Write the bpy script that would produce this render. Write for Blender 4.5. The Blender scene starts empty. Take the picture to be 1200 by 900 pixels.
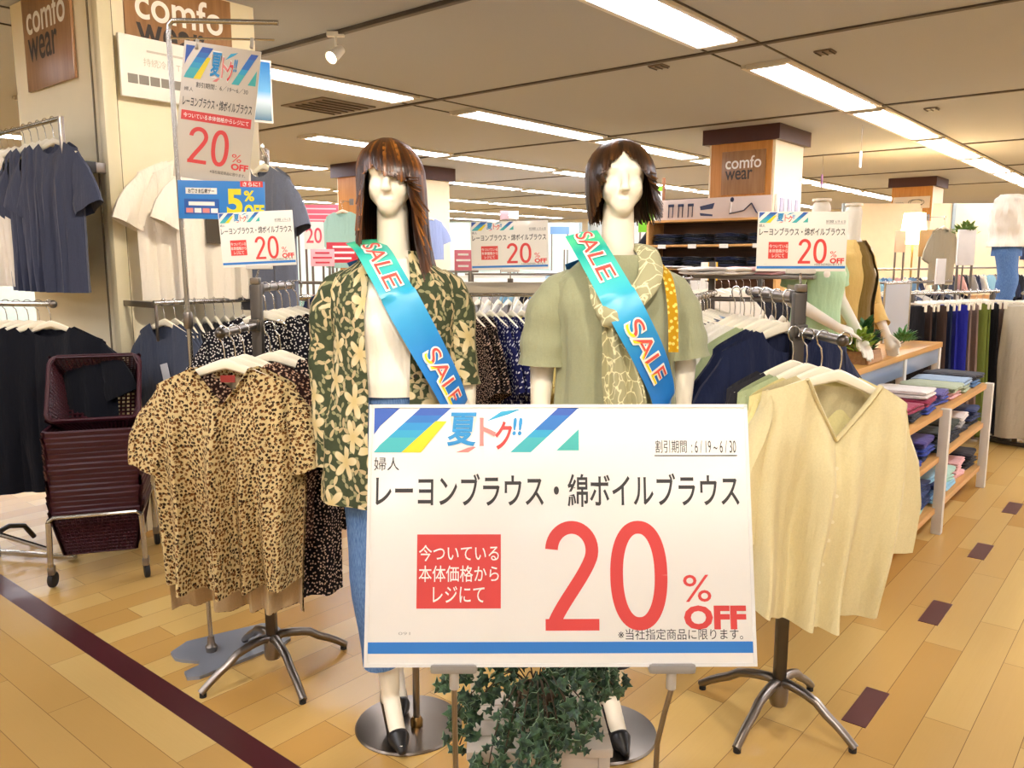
import bpy, bmesh, math, random
from mathutils import Vector, Matrix, Euler
R = math.radians
sin, cos, pi = math.sin, math.cos, math.pi
SC = bpy.context.scene
COL = SC.collection
# ------------------------------------------------------------------ camera
H_EYE, FPX, PITCH = 1.47, 957.0, R(8.6)
cam = bpy.data.cameras.new('camera'); cam.sensor_width = 36.0; cam.lens = 36.0*FPX/1200.0
cam.clip_start = 0.05; cam.clip_end = 120
camo = bpy.data.objects.new('camera', cam); COL.objects.link(camo)
camo.location = (0, 0, H_EYE); camo.rotation_euler = (pi/2-PITCH, 0, 0)
SC.camera = camo
# ------------------------------------------------------------------ world, exposure, spots
w = bpy.data.worlds.new('world'); SC.world = w; w.use_nodes = True
w.node_tree.nodes['Background'].inputs[0].default_value = (1, .93, .82, 1)
w.node_tree.nodes['Background'].inputs[1].default_value = .05
SC.view_settings.view_transform = 'Standard'
SC.view_settings.look = 'None'
SC.view_settings.exposure = 0.6
SC.view_settings.gamma = 1.0
SC.view_settings.use_curve_mapping = False
TUBE = 17.0          # strength of the ceiling diffusers
SPOT = 75.0          # watts of a track spotlight
# ------------------------------------------------------------------ maths helpers
def at(px, py, Y):
    """the point seen at photo pixel px, py at distance Y in front of the camera"""
    dx = (px-600)/FPX; dy = (py-450)/FPX
    dY = cos(PITCH)-dy*sin(PITCH); dZ = -sin(PITCH)-dy*cos(PITCH)
    return Vector((dx/dY*Y, Y, H_EYE+dZ/dY*Y))
AX = R(50.4)         # the shop's long axis, measured from world x
UX, UY = cos(AX), sin(AX)
def uv(u, v, z=0.0):
    return Vector((u*UX-v*UY, u*UY+v*UX, z))
def lerp(a, b, t): return a+(b-a)*t
def clamp(x, a=0., b=1.): return max(a, min(b, x))
def smooth(t): t = clamp(t); return t*t*(3-2*t)
def curve(pts, t):
    """piecewise linear-smooth interpolation through [(t, value)]"""
    if t <= pts[0][0]: return pts[0][1]
    for (a, va), (b, vb) in zip(pts, pts[1:]):
        if t <= b: return lerp(va, vb, smooth((t-a)/(b-a)))
    return pts[-1][1]
def srgb(h):
    h = h.lstrip('#'); out = []
    for i in (0, 2, 4):
        c = int(h[i:i+2], 16)/255.0
        out.append(c/12.92 if c <= .04045 else ((c+.055)/1.055)**2.4)
    return tuple(out)+(1.0,)
ORD = 'first second third fourth fifth sixth seventh eighth ninth tenth eleventh twelfth thirteenth fourteenth fifteenth sixteenth seventeenth eighteenth nineteenth twentieth'.split()
# ------------------------------------------------------------------ materials
class NT:
    def __init__(self, name):
        m = bpy.data.materials.new(name); m.use_nodes = True
        self.m = m; self.t = m.node_tree; self.n = self.t.nodes; self.b = self.n['Principled BSDF']
    def add(self, typ, **kw):
        nd = self.n.new(typ)
        for k, v in kw.items(): setattr(nd, k, v)
        return nd
    def put(self, sock, v):
        if isinstance(v, bpy.types.NodeSocket): self.t.links.new(v, sock)
        else: sock.default_value = v
    def math(self, op, a, b=0.0, c=0.0):
        nd = self.add('ShaderNodeMath', operation=op)
        for i, v in enumerate((a, b, c)): self.put(nd.inputs[i], v)
        return nd.outputs[0]
    def mix(self, f, a, b):
        nd = self.add('ShaderNodeMix', data_type='RGBA')
        self.put(nd.inputs[0], f); self.put(nd.inputs[6], a); self.put(nd.inputs[7], b)
        return nd.outputs[2]
    def noise(self, scale, vec=None, detail=2.0, dims='3D'):
        nd = self.add('ShaderNodeTexNoise', noise_dimensions=dims); nd.inputs['Scale'].default_value = scale; nd.inputs['Detail'].default_value = detail
        if vec is not None: self.put(nd.inputs['Vector'], vec)
        return nd.outputs[0]
    def obj(self): return self.add('ShaderNodeTexCoord').outputs['Object']
    def uv(self): return self.add('ShaderNodeTexCoord').outputs['UV']
    def mapping(self, vec, scale=(1, 1, 1), rot=(0, 0, 0), loc=(0, 0, 0)):
        nd = self.add('ShaderNodeMapping'); self.put(nd.inputs[0], vec)
        nd.inputs['Scale'].default_value = scale; nd.inputs['Rotation'].default_value = rot; nd.inputs['Location'].default_value = loc
        return nd.outputs[0]
    def step(self, v, lo, hi):
        nd = self.add('ShaderNodeMapRange'); self.put(nd.inputs[0], v); nd.inputs[1].default_value = lo; nd.inputs[2].default_value = hi
        return nd.outputs[0]
    def bump(self, h, strength=.2, dist=.002):
        nd = self.add('ShaderNodeBump'); self.put(nd.inputs['Height'], h); nd.inputs['Strength'].default_value = strength; nd.inputs['Distance'].default_value = dist
        self.t.links.new(nd.outputs[0], self.b.inputs['Normal'])
    def fin(self, col=None, rough=.6, metal=0., spec=.5):
        if col is not None: self.put(self.b.inputs['Base Color'], col)
        self.put(self.b.inputs['Roughness'], rough); self.b.inputs['Metallic'].default_value = metal
        self.b.inputs['Specular IOR Level'].default_value = spec
        return self.m
MATS = {}
def mat(hexcol, rough=.5, metal=0., spec=.5, var=.06, scale=9.0, name=None):
    """plain surface with a slight tone variation"""
    key = (hexcol, rough, metal, spec, var)
    if key in MATS: return MATS[key]
    N = NT(name or 'surface_'+hexcol.strip('#'))
    c = srgb(hexcol); lo = tuple(x*(1-var) for x in c[:3])+(1,); hi = tuple(min(1, x*(1+var)) for x in c[:3])+(1,)
    m = N.fin(N.mix(N.noise(scale, N.obj()), lo, hi), rough, metal, spec)
    MATS[key] = m; return m
def wrinkle(N):
    o = N.obj(); a = N.noise(1.0, N.mapping(o, (24, 24, 6)), 3.0); b = N.noise(55, o, 4.0)
    N.bump(N.math('ADD', a, N.math('MULTIPLY', b, .12)), .55, .018)
def cloth(hexcol, var=.12, rough=.9, weave=900.0, sub=False, key2=''):
    key = ('cloth', hexcol, var, rough, sub)
    if key in MATS: return MATS[key]
    N = NT('fabric_'+hexcol.strip('#'))
    c = srgb(hexcol); lo = tuple(x*(1-var) for x in c[:3])+(1,); hi = tuple(min(1, x*(1+var)) for x in c[:3])+(1,)
    o = N.obj()
    wrinkle(N)
    m = N.fin(N.mix(N.noise(220, o, 3.0), lo, hi), rough, 0, .15)
    N.b.inputs['Sheen Weight'].default_value = .15
    MATS[key] = m; return m
def dots(name, base, dot, scale=70.0, size=.28, kind='dot', var2=None):
    N = NT(name); o = N.uv()
    vo = N.add('ShaderNodeTexVoronoi', voronoi_dimensions='2D'); vo.inputs['Scale'].default_value = scale; N.put(vo.inputs['Vector'], o)
    if kind == 'dot':
        f = N.step(vo.outputs['Distance'], size, size*.75)
    else:   # animal spots: broken rings
        nz = N.noise(scale*1.6, o, 2.0, '2D')
        d = N.math('ADD', vo.outputs['Distance'], N.math('MULTIPLY', N.math('SUBTRACT', nz, .5), .55))
        f = N.math('MULTIPLY', N.step(d, size+.05, size-.03), N.step(nz, .34, .40))
    c = srgb(dot)
    if var2:
        c = N.mix(N.step(vo.outputs['Color'], .35, .65), srgb(dot), srgb(var2))
    col = N.mix(f, srgb(base), c)
    wrinkle(N)
    return N.fin(col, .9, 0, .12)
def wood(name, c1, c2, axis=0, rough=.4):
    N = NT(name); s = [3, 40, 40]; s = s[-axis:]+s[:-axis]
    n = N.noise(1.0, N.mapping(N.obj(), tuple(s)), 4.0)
    return N.fin(N.mix(N.step(n, .3, .7), srgb(c1), srgb(c2)), rough)
def glow(name, hexcol, strength):
    N = NT(name); N.b.inputs['Emission Color'].default_value = srgb(hexcol); N.b.inputs['Emission Strength'].default_value = strength
    return N.fin(srgb(hexcol), .5)
CHROME = mat('#b9b4aa', .22, 1., .5, .05, name='chrome')
STEEL = mat('#8a8178', .32, 1., .5, .1, name='brushed_steel')
DSTEEL = mat('#5d5750', .38, 1., .5, .1, name='dark_steel')
WHITE = mat('#efece4', .45, 0, .5, .02, name='white_paint')
CREAM = mat('#f3ead2', .32, 0, .5, .03, name='cream_plastic')
BLACK = mat('#141214', .35, 0, .5, .1, name='black_gloss')
RUBBER = mat('#1d1b1b', .7, name='rubber')
SKIN = mat('#f1e8d4', .38, 0, .4, .02, name='mannequin_shell')
# ------------------------------------------------------------------ mesh building
class MB:
    def __init__(self):
        self.v = []; self.f = []; self.m = []; self.uv = []; self.hasuv = False
    def vert(self, p, t=None):
        self.v.append(tuple(p)); self.uv.append(t if t is not None else (p[0], p[2])); return len(self.v)-1
    def face(self, ids, mi=0): self.f.append(tuple(ids)); self.m.append(mi)
    def box(self, c, s, rot=None, mi=0, bev=0.0):
        hx, hy, hz = s[0]/2, s[1]/2, s[2]/2
        M = Euler(rot).to_matrix() if rot else None
        c = Vector(c)
        if bev <= 0:
            co = [(x, y, z) for z in (-hz, hz) for y in (-hy, hy) for x in (-hx, hx)]
            fs = [(0, 2, 3, 1), (4, 5, 7, 6), (0, 1, 5, 4), (2, 6, 7, 3), (0, 4, 6, 2), (1, 3, 7, 5)]
        else:
            b = min(bev, hx*.9, hy*.9, hz*.9); bm = bmesh.new(); bmesh.ops.create_cube(bm, size=1)
            bmesh.ops.scale(bm, vec=(s[0], s[1], s[2]), verts=bm.verts)
            bmesh.ops.bevel(bm, geom=bm.edges[:], offset=b, segments=2, profile=.6, affect='EDGES')
            bm.verts.ensure_lookup_table(); co = [tuple(v.co) for v in bm.verts]; fs = [tuple(v.index for v in f.verts) for f in bm.faces]; bm.free()
        k = len(self.v)
        for p in co:
            q = Vector(p)
            if M: q = M @ q
            self.vert(q+c)
        for f in fs: self.face([k+i for i in f], mi)
        return self
    def loft(self, rings, closed=True, mi=0, caps=(False, False), uvs=None):
        k = len(self.v); n = len(rings[0])
        for i, r in enumerate(rings):
            for j, p in enumerate(r): self.vert(p, uvs[i][j] if uvs else None)
        for i in range(len(rings)-1):
            for j in range(n if closed else n-1):
                a = k+i*n+j; b = k+i*n+(j+1) % n
                self.face((a, b, b+n, a+n), mi)
        if caps[0]: self.face([k+j for j in range(n)][::-1], mi)
        if caps[1]: self.face([k+(len(rings)-1)*n+j for j in range(n)], mi)
        return self
    def tube(self, pts, r, n=8, mi=0, caps=True, flat=1.0):
        pts = [Vector(p) for p in pts]; rings = []; up = None
        for i, p in enumerate(pts):
            d = (pts[min(i+1, len(pts)-1)]-pts[max(i-1, 0)])
            if d.length < 1e-9: d = Vector((0, 0, 1))
            d.normalize()
            if up is None:
                up = Vector((0, 0, 1)) if abs(d.z) < .9 else Vector((1, 0, 0))
            a = d.cross(up)
            if a.length < 1e-6: a = d.cross(Vector((.3, 1, .2)))
            a.normalize(); b = a.cross(d).normalized(); up = b
            rr = r[i] if isinstance(r, (list, tuple)) else r
            rings.append([p+a*rr*cos(2*pi*j/n)+b*rr*flat*sin(2*pi*j/n) for j in range(n)])
        return self.loft(rings, True, mi, (caps, caps))
    def lathe(self, prof, n=24, c=(0, 0, 0), mi=0, caps=True):
        c = Vector(c)
        return self.loft([[c+Vector((r*cos(2*pi*j/n), r*sin(2*pi*j/n), z)) for j in range(n)] for r, z in prof], True, mi, (caps, caps))
    def poly(self, pts, mi=0):
        ids = [self.vert(p) for p in pts]; self.face(ids, mi); return self
    def prism(self, outline, depth, axis='y', c=(0, 0, 0), mi=0):
        """outline [(a, b)] in the plane across axis, extruded both ways by depth/2"""
        c = Vector(c)
        def P(a, b, d):
            return c+(Vector((a, d, b)) if axis == 'y' else Vector((a, b, d)) if axis == 'z' else Vector((d, a, b)))
        self.loft([[P(a, b, -depth/2) for a, b in outline], [P(a, b, depth/2) for a, b in outline]], True, mi, (True, True))
        return self
    def ball(self, c, r, n=10, mi=0):
        c = Vector(c); r = (r, r, r) if not isinstance(r, (tuple, list)) else r
        rings = []
        for i in range(n+1):
            th = pi*i/n*.998+.001
            rings.append([c+Vector((r[0]*sin(th)*cos(2*pi*j/(n*2)), r[1]*sin(th)*sin(2*pi*j/(n*2)), r[2]*cos(th))) for j in range(n*2)])
        return self.loft(rings[::-1], True, mi, (True, True))
    def add(self, other, M=None):
        k = len(self.v)
        for p, t in zip(other.v, other.uv): self.vert(M @ Vector(p) if M else p, t)
        for f, mi in zip(other.f, other.m): self.face([k+i for i in f], mi)
        return self
    def mesh(self, name, mats, smooth=True):
        me = bpy.data.meshes.new(name); me.from_pydata(self.v, [], self.f)
        for m in (mats if isinstance(mats, (list, tuple)) else [mats]): me.materials.append(m)
        me.polygons.foreach_set('material_index', self.m)
        ul = me.uv_layers.new(name='uv')
        flat = []
        for l in me.loops: flat.extend(self.uv[l.vertex_index])
        ul.data.foreach_set('uv', flat)
        bm = bmesh.new(); bm.from_mesh(me); bmesh.ops.recalc_face_normals(bm, faces=bm.faces[:]); bm.to_mesh(me); bm.free()
        if smooth:
            me.polygons.foreach_set('use_smooth', [True]*len(me.polygons))
            try: me.set_sharp_from_angle(angle=R(38))
            except Exception: pass
        me.update(); return me
    def build(self, name, mats, parent=None, loc=None, rot=None, smooth=True):
        o = bpy.data.objects.new(name, self.mesh(name, mats, smooth)); COL.objects.link(o)
        if parent: o.parent = parent
        if loc: o.location = loc
        if rot: o.rotation_euler = rot
        return o
def inst(name, me, parent=None, loc=None, rot=None):
    o = bpy.data.objects.new(name, me); COL.objects.link(o)
    if parent: o.parent = parent
    if loc is not None: o.location = loc
    if rot is not None: o.rotation_euler = rot
    return o
def tag(o, label=None, cat=None, group=None, kind=None):
    if label: o['label'] = label
    if cat: o['category'] = cat
    if group: o['group'] = group
    if kind: o['kind'] = kind
    return o
def thing(name, label, cat, loc=(0, 0, 0), rz=0.0, group=None):
    o = bpy.data.objects.new(name, None); COL.objects.link(o); o.empty_display_size = .1
    o.location = loc; o.rotation_euler = (0, 0, rz)
    return tag(o, label, cat, group)
def structure(o): o['kind'] = 'structure'; return o
KIDS = {}
def dup(o, loc=None, rz=None, label=None, group=None, parent=None):
    """copy a thing with its parts and sub-parts, sharing meshes"""
    c = o.copy(); COL.objects.link(c)
    if parent is not None: c.parent = parent
    if loc is not None: c.location = loc
    if rz is not None: c.rotation_euler = (0, 0, rz)
    if label: c['label'] = label
    if group: c['group'] = group
    for ch in list(o.children): dup(ch, parent=c)
    return c
# ------------------------------------------------------------------ organic surfaces by voxel remesh
def organic(name, prims, voxel, mats, parent=None, smooth_it=6):
    mb = MB()
    for p in prims:
        if p[0] == 'cap':
            _, a, b, r1, r2 = p; a = Vector(a); b = Vector(b); n = 14; d = (b-a).normalized()
            x = d.cross(Vector((0, 0, 1)) if abs(d.z) < .9 else Vector((1, 0, 0))).normalized(); y = d.cross(x)
            rings = []
            for i in range(5): th = pi/2*(1-i/4.0); rings.append((a-d*r1*sin(th), max(r1*cos(th), 1e-4)))
            for i in range(1, 6): th = pi/2*(i/5.0); rings.append((b+d*r2*sin(th), max(r2*cos(th), 1e-4)))
            if len(rings): rings.insert(5, (b, r2))
            mb.loft([[c+x*r*cos(2*pi*j/n)+y*r*sin(2*pi*j/n) for j in range(n)] for c, r in rings], True, 0, (True, True))
        elif p[0] == 'ell':
            mb.ball(p[1], p[2], 9)
        elif p[0] == 'loft':
            mb.loft(p[1], True, 0, (True, True))
    o = mb.build(name, mats, None)
    md = o.modifiers.new('r', 'REMESH'); md.mode = 'VOXEL'; md.voxel_size = voxel; md.use_smooth_shade = True
    ms = o.modifiers.new('s', 'SMOOTH'); ms.factor = .5; ms.iterations = smooth_it
    dg = bpy.context.evaluated_depsgraph_get(); dg.update()
    me = bpy.data.meshes.new_from_object(o.evaluated_get(dg))
    old = o.data; o.modifiers.clear(); o.data = me; me.name = name
    me.polygons.foreach_set('use_smooth', [True]*len(me.polygons))
    if not me.materials: me.materials.append(mats)
    bpy.data.meshes.remove(old)
    if parent: o.parent = parent
    return o
# ------------------------------------------------------------------ lettering
def text_mb(body, x0, x1, z0, z1, bold=0.0, y=0.0, mi=0, shear=0.0, out=None, res=3):
    """lettering fitted into the box x0..x1, z0..z1 (z up), facing -y"""
    c = bpy.data.curves.new('t', 'FONT'); c.body = body; c.size = 1; c.offset = bold; c.resolution_u = 10 if abs(z1-z0) > .06 else res; c.shear = shear
    o = bpy.data.objects.new('t', c); COL.objects.link(o)
    dg = bpy.context.evaluated_depsgraph_get(); dg.update()
    me = bpy.data.meshes.new_from_object(o.evaluated_get(dg))
    mb = out or MB(); k = len(mb.v)
    xs = [v.co.x for v in me.vertices]; ys = [v.co.y for v in me.vertices]
    if xs:
        ax, bx, ay, by = min(xs), max(xs), min(ys), max(ys)
        for v in me.vertices:
            mb.vert((lerp(x0, x1, (v.co.x-ax)/max(bx-ax, 1e-6)), y, lerp(z0, z1, (v.co.y-ay)/max(by-ay, 1e-6))))
        for p in me.polygons: mb.face([k+i for i in p.vertices], mi)
    bpy.data.objects.remove(o); bpy.data.curves.remove(c); bpy.data.meshes.remove(me)
    return mb
# ================================================================== THE SETTING
def floor_mat(name, rot, c1, c2, c3):
    N = NT(name)
    co = N.mapping(N.obj(), (1, 1, 1), (0, 0, rot))
    br = N.add('ShaderNodeTexBrick'); N.put(br.inputs['Vector'], co)
    br.offset = .37; br.offset_frequency = 2; br.squash = 1.0
    br.inputs['Scale'].default_value = 1.0; br.inputs['Brick Width'].default_value = .92; br.inputs['Row Height'].default_value = .135
    br.inputs['Mortar Size'].default_value = .0012; br.inputs['Mortar Smooth'].default_value = .2; br.inputs['Bias'].default_value = 0.0
    br.inputs['Color1'].default_value = srgb(c1); br.inputs['Color2'].default_value = srgb(c2); br.inputs['Mortar'].default_value = srgb(c3)
    g = N.noise(1.0, N.mapping(co, (2.5, 160, 1)), 4.0)
    col = N.mix(N.math('MULTIPLY', N.step(g, .3, .75), .10), br.outputs['Color'], srgb('#b08a4e'))
    rg = .27
    m = N.fin(col, rg, 0, .45)
    return m
# the strip line separates the aisle boards (along v) from the shop boards (along u); u of the strip:
U_ST = (Vector((-2.42, 3.68)).dot(Vector((UX, UY)))+Vector((-.608, 2.2)).dot(Vector((UX, UY))))/2
U0, U1, V0, V1, HC = -7.0, 24.0, -9.0, 21.0, 2.9
def slab(name, u0, u1, v0, v1, z0, z1, m, rz=AX):
    b = MB().box(((u0+u1)/2, (v0+v1)/2, (z0+z1)/2), (u1-u0, v1-v0, z1-z0))
    o = b.build(name, m, None, (0, 0, 0), (0, 0, rz)); return structure(o)
slab('floor', U_ST, U1, V0, V1, -.1, 0, floor_mat('shop_boards', 0, '#d3b06a', '#b98a45', '#7e6038'))
slab('floor', U0, U_ST-.09, V0, V1, -.1, 0, floor_mat('aisle_boards', pi/2, '#d3b472', '#bc914e', '#8a6a3e'))
slab('floor', U_ST-.09, U_ST, V0, V1, -.1, 0, mat('#4a1f22', .3, name='dark_inlay'))
DASH = mat('#5a3230', .35, name='dash_inlay')
d0 = Vector((1.18, 2.53)); du = Vector((UX, UY))
vd = d0.dot(Vector((-UY, UX))); ud = d0.dot(du)
for k in range(-2, 14):
    u = ud+k*.955
    o = MB().box((u, vd, .0008), (.27, .075, .0016)).build('trim_%d' % (k+3), DASH, None, (0, 0, 0), (0, 0, AX)); structure(o)
N = NT('ceiling_board')
o_ = N.obj(); N.bump(N.noise(90, o_, 4.0), .25, .004)
CEIL = N.fin(N.mix(N.noise(140, o_, 3.0), srgb('#a5a7ae'), srgb('#b1b3ba')), .9, 0, .1)
slab('ceiling', U0, U1, V0, V1, HC, HC+.1, CEIL)
WALLM = mat('#e9e2d2', .7, name='wall_paint')
slab('wall_right', U1, U1+.1, V0, V1, 0, HC, mat('#e6dcc6', .7))
slab('wall_back', U0, U1, V1, V1+.1, 0, HC, mat('#d5ebe6', .6))
slab('wall_left', U0-.1, U0, V0, V1, 0, HC, WALLM)
slab('wall_front', U0, U1, V0-.1, V0, 0, HC, WALLM)
# ceiling joints and tracks along v
GRV = mat('#4e443c', .7)
for k, u in enumerate((2.1, 5.45, 8.28, 11.6, 14.6, 17.6)):
    if k == 0:
        continue
    o = MB().box((u, 5.0, HC-.006), (.045, 26, .012)).build('trim_%d' % (30+k), GRV, None, (0, 0, 0), (0, 0, AX)); structure(o)
# ------------------------------------------------------------------ ceiling lights
DIFF = glow('lit_diffuser', '#f4f5ff', TUBE)
LIGHTF = mat('#cfc8bb', .35, 0, .5)
def make_light():
    t = thing('ceiling_light', 'x', 'light')
    L, W = 2.25, .37
    fr = MB()
    for s in (-1, 1): fr.box((0, s*(W/2-.02), -.014), (L, .04, .028), None, 0, .004)
    fr.box((0, 0, -.003), (L, W-.04, .006))
    fr.build('frame', LIGHTF, t)
    MB().prism([(-.15, -.006), (.15, -.006), (.12, -.03), (-.12, -.03)], L-.1, 'x').build('diffuser', DIFF, t)
    for s in (-1, 1):
        MB().box((s*(L/2-.022), 0, -.02), (.04, W-.08, .035), None, 0, .006).build('end_cap', LIGHTF, t)
    return t
LIGHT = make_light(); first = True
ROWS = (-6.6, -3.5, -.45, 2.55, 5.55, 8.0, 10.6, 13.6, 16.6, 19.4)
RN = ['far front', 'third right', 'second right', 'right-hand', 'middle', 'fourth', 'fifth', 'sixth', 'seventh', 'rearmost']
SEG = (-5.2, -1.6, 2.97, 5.97, 8.35, 10.75, 13.15, 15.55, 17.95, 20.35)
n_l = 0
for ri, v in enumerate(ROWS):
    ks = [k for k, u in enumerate(SEG) if not (ri > 5 and u < 1)]
    for n, k in enumerate(ks):
        u = SEG[k]
        lab = 'long white fluorescent ceiling light, %s along the %s row' % (ORD[n], RN[ri])
        loc = uv(u+1.125, v, HC)
        if first: o = LIGHT; o.location = loc; o.rotation_euler = (0, 0, AX); o['label'] = lab; first = False
        else: o = dup(LIGHT, loc, AX, lab)
        o['group'] = 'fluorescent ceiling lights'
    if ri in (3, 4):
        for s in (-1, 1):
            o = MB().box((8, v+s*.19, HC-.004), (28, .012, .008)).build('trim_%d' % (50+ri*2+s), GRV, None, (0, 0, 0), (0, 0, AX)); structure(o)
# ------------------------------------------------------------------ track spotlights
def spotlight(name, loc, target, label, power=None, size=R(38), col=(1, .88, .72)):
    t = thing(name, label, 'spotlight', loc, 0, 'spotlights on the ceiling')
    d = (Vector(target)-Vector(loc)).normalized()
    q = d.to_track_quat('-Z', 'Y').to_euler()
    MB().box((0, 0, -.015), (.11, .035, .03), None, 0, .004).build('adapter', WHITE, t)
    MB().tube([(0, 0, -.02), (0, 0, -.10)], .008).build('stem', WHITE, t)
    h = bpy.data.objects.new('lamp_head', MB().lathe([(.018, .06), (.03, .055), (.036, .0), (.042, -.06), (.038, -.058), (.03, -.02), (.002, -.015)], 20).mesh('lamp_head', WHITE)); COL.objects.link(h)
    h.parent = t; h.location = (0, 0, -.13); h.rotation_euler = q
    b = MB().lathe([(.001, -.03), (.029, -.03), (.029, -.034), (.001, -.034)], 18).build('lamp_lens', glow('spot_lens', '#fff0d0', 14.0), h)
    if power:
        l = bpy.data.lights.new('spot', 'SPOT'); l.energy = power; l.spot_size = size; l.spot_blend = .5; l.shadow_soft_size = .035; l.color = col
        lo = bpy.data.objects.new('spot', l); COL.objects.link(lo); lo.parent = h; lo.location = (0, 0, -.065)
    return t
spotlight('track_spotlight', (-.55, .55, HC-.01), (-.33, 2.35, 1.35), 'white spotlight above the viewer aimed at the longer-haired mannequin', SPOT, R(52))
spotlight('track_spotlight', (.55, .55, HC-.01), (.33, 2.35, 1.35), 'white spotlight above the viewer aimed at the shorter-haired mannequin', SPOT, R(52))
spotlight('track_spotlight', (-.55, 2.75, HC-.01), (-1.75, 4.45, 1.95), 'added unseen spotlight above the left garment rack brightening the near pillar', 85, R(72))  # added out of view to brighten the white tees and the pillar face
p = at(393, 32, 5.4); 
spotlight('track_spotlight', (p.x, p.y, HC-.01), (-1.75, 4.4, 2.0), 'small lit spotlight on the dark track near the left pillar', 60, R(75))
# dark lighting track
o = MB().box((0, 0, -.014), (.04, 3.2, .028), None, 0, .003).build('lighting_track', mat('#4b433c', .5), None, (p.x+.03, p.y, HC), (0, 0, AX)); tag(o, 'dark lighting track on the ceiling carrying a small lit spotlight', 'track')
# ================================================================== PILLARS
PILLAR = mat('#efe3c2', .6, var=.03, name='pillar_panel')
PLINE = mat('#75694f', .6)
ORANGE = wood('orange_veneer', '#b9772c', '#c98a3c', 2, .45)
MAROON = mat('#43211c', .5)
def frame_mb(x0, x1, z0, z1, y, th): return MB().box(((x0+x1)/2, y, (z0+z1)/2), (x1-x0, th, z1-z0))
BROWNP = wood('brown_board', '#8e653f', '#a37a50', 2, .3)
WHITET = mat('#f4efe6', .5, name='white_print'); DARKT = mat('#3b322b', .5, name='dark_print')
def brand_board(parent_loc, rz, w, h, label, font_h, grey=True, base=BROWNP):
    """flat board facing local -y with the two-line logo"""
    t = thing('brand_board', label, 'sign', parent_loc, rz)
    MB().box((0, 0, 0), (w, .016, h), None, 0, .002).build('board', base, t)
    fh = font_h
    text_mb('comfo', -w*.41, w*.41, h*.09, h*.09+fh, .012, -.0095).build('logo_lettering', WHITET, t)
    text_mb('wear', -w*.41, w*.22, h*.06-fh*.80, h*.06-fh*.02, .012, -.0095).build('logo_lettering', DARKT, t)
    return t
def on_face(corner, axis, d, off, z):
    """point on a pillar face: d metres from the corner along u or v, off metres out from the face"""
    du_, dv_ = Vector((UX, UY)), Vector((-UY, UX))
    p = Vector(corner)+(du_*d-dv_*off if axis == 'u' else dv_*d-du_*off)
    return (p.x, p.y, z)
RZU, RZV = AX, AX-pi/2           # boards on a u face look along -v, on a v face along -u
def pillar(corner, wu, wv, name, ztop=HC, label=None):
    c = uv(wu/2, wv/2)+Vector((corner[0], corner[1], 0))
    b = MB().box((0, 0, ztop/2), (wu, wv, ztop))
    o = b.build(name, PILLAR, None, c, (0, 0, AX)); structure(o)
    return o
C1 = (-2.055, 4.25); W1U, W1V = .90, 1.04
P1 = pillar(C1, W1U, W1V, 'column_1')
# corner strip and panel joints of the near pillar
tr = MB()
tr.box((0, 0, HC/2), (.07, .02, HC)); 
o = MB().box((-.006, -.006, HC/2), (.075, .075, HC), None, 0, .02).build('trim_60', mat('#d8cca8', .4), None, (C1[0]+.02, C1[1]+.03, 0), (0, 0, AX)); structure(o)
for k, (ax, d) in enumerate((('u', .075), ('v', .075))):
    pnt = on_face(C1, ax, d, .002, HC/2)
    o = MB().box((0, 0, 0), (.012, .006, HC)).build('trim_%d' % (61+k), PLINE, None, pnt, (0, 0, RZU if ax == 'u' else RZV)); structure(o)
brand_board(on_face(C1, 'u', .44, .012, 2.65), RZU, .60, .48, 'brown logo board high on the near pillar, behind the tall price poster', .16)
brand_board(on_face(C1, 'v', .53, .012, 2.645), RZV, .60, .49, 'brown logo board on the left-hand face of the near pillar, with a glare', .16)
# white cool-wear board on the pillar
t = thing('care_poster', 'white landscape poster with faint grey print on the near pillar', 'poster', on_face(C1, 'u', .315, .06, 2.44), RZU)
MB().box((0, 0, 0), (.48, .02, .30), None, 0, .003).build('board', mat('#f3efe4', .3), t)
text_mb('持続冷感 Tシャツ', -.12, .20, .01, .05, 0, -.0115).build('lettering', mat('#c9bfae', .6), t)
MB().box((0, -.011, .085), (.20, .002, .010)).build('faint_print_line', mat('#cfc6b8', .6), t)
ic = MB()
for k in range(5): ic.box((-.18+k*.058, -.011, -.06), (.05, .003, .045))
ic.build('print_icon', mat('#8c857a', .6), t)
# pillar 2: orange face with logo, white face
C2 = (2.80, 8.95); 
P2 = pillar(C2, .8, .76, 'column_2')
o = MB().box((0, 0, 0), (.70, .02, 2.55)).build('trim_70', ORANGE, None, on_face(C2, 'v', .38, .008, 1.5), (0, 0, RZV)); structure(o)
o = MB().box((.0, .0, 0), (.92, .88, .16)).build('trim_71', MAROON, None, uv(.4, .38, HC-.08)+Vector((C2[0], C2[1], 0)), (0, 0, AX)); structure(o)
brand_board(on_face(C2, 'v', .34, .03, 2.42), RZV, .50, .46, 'brown logo board on the orange face of the pillar above the trouser shelves', .13)
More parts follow.
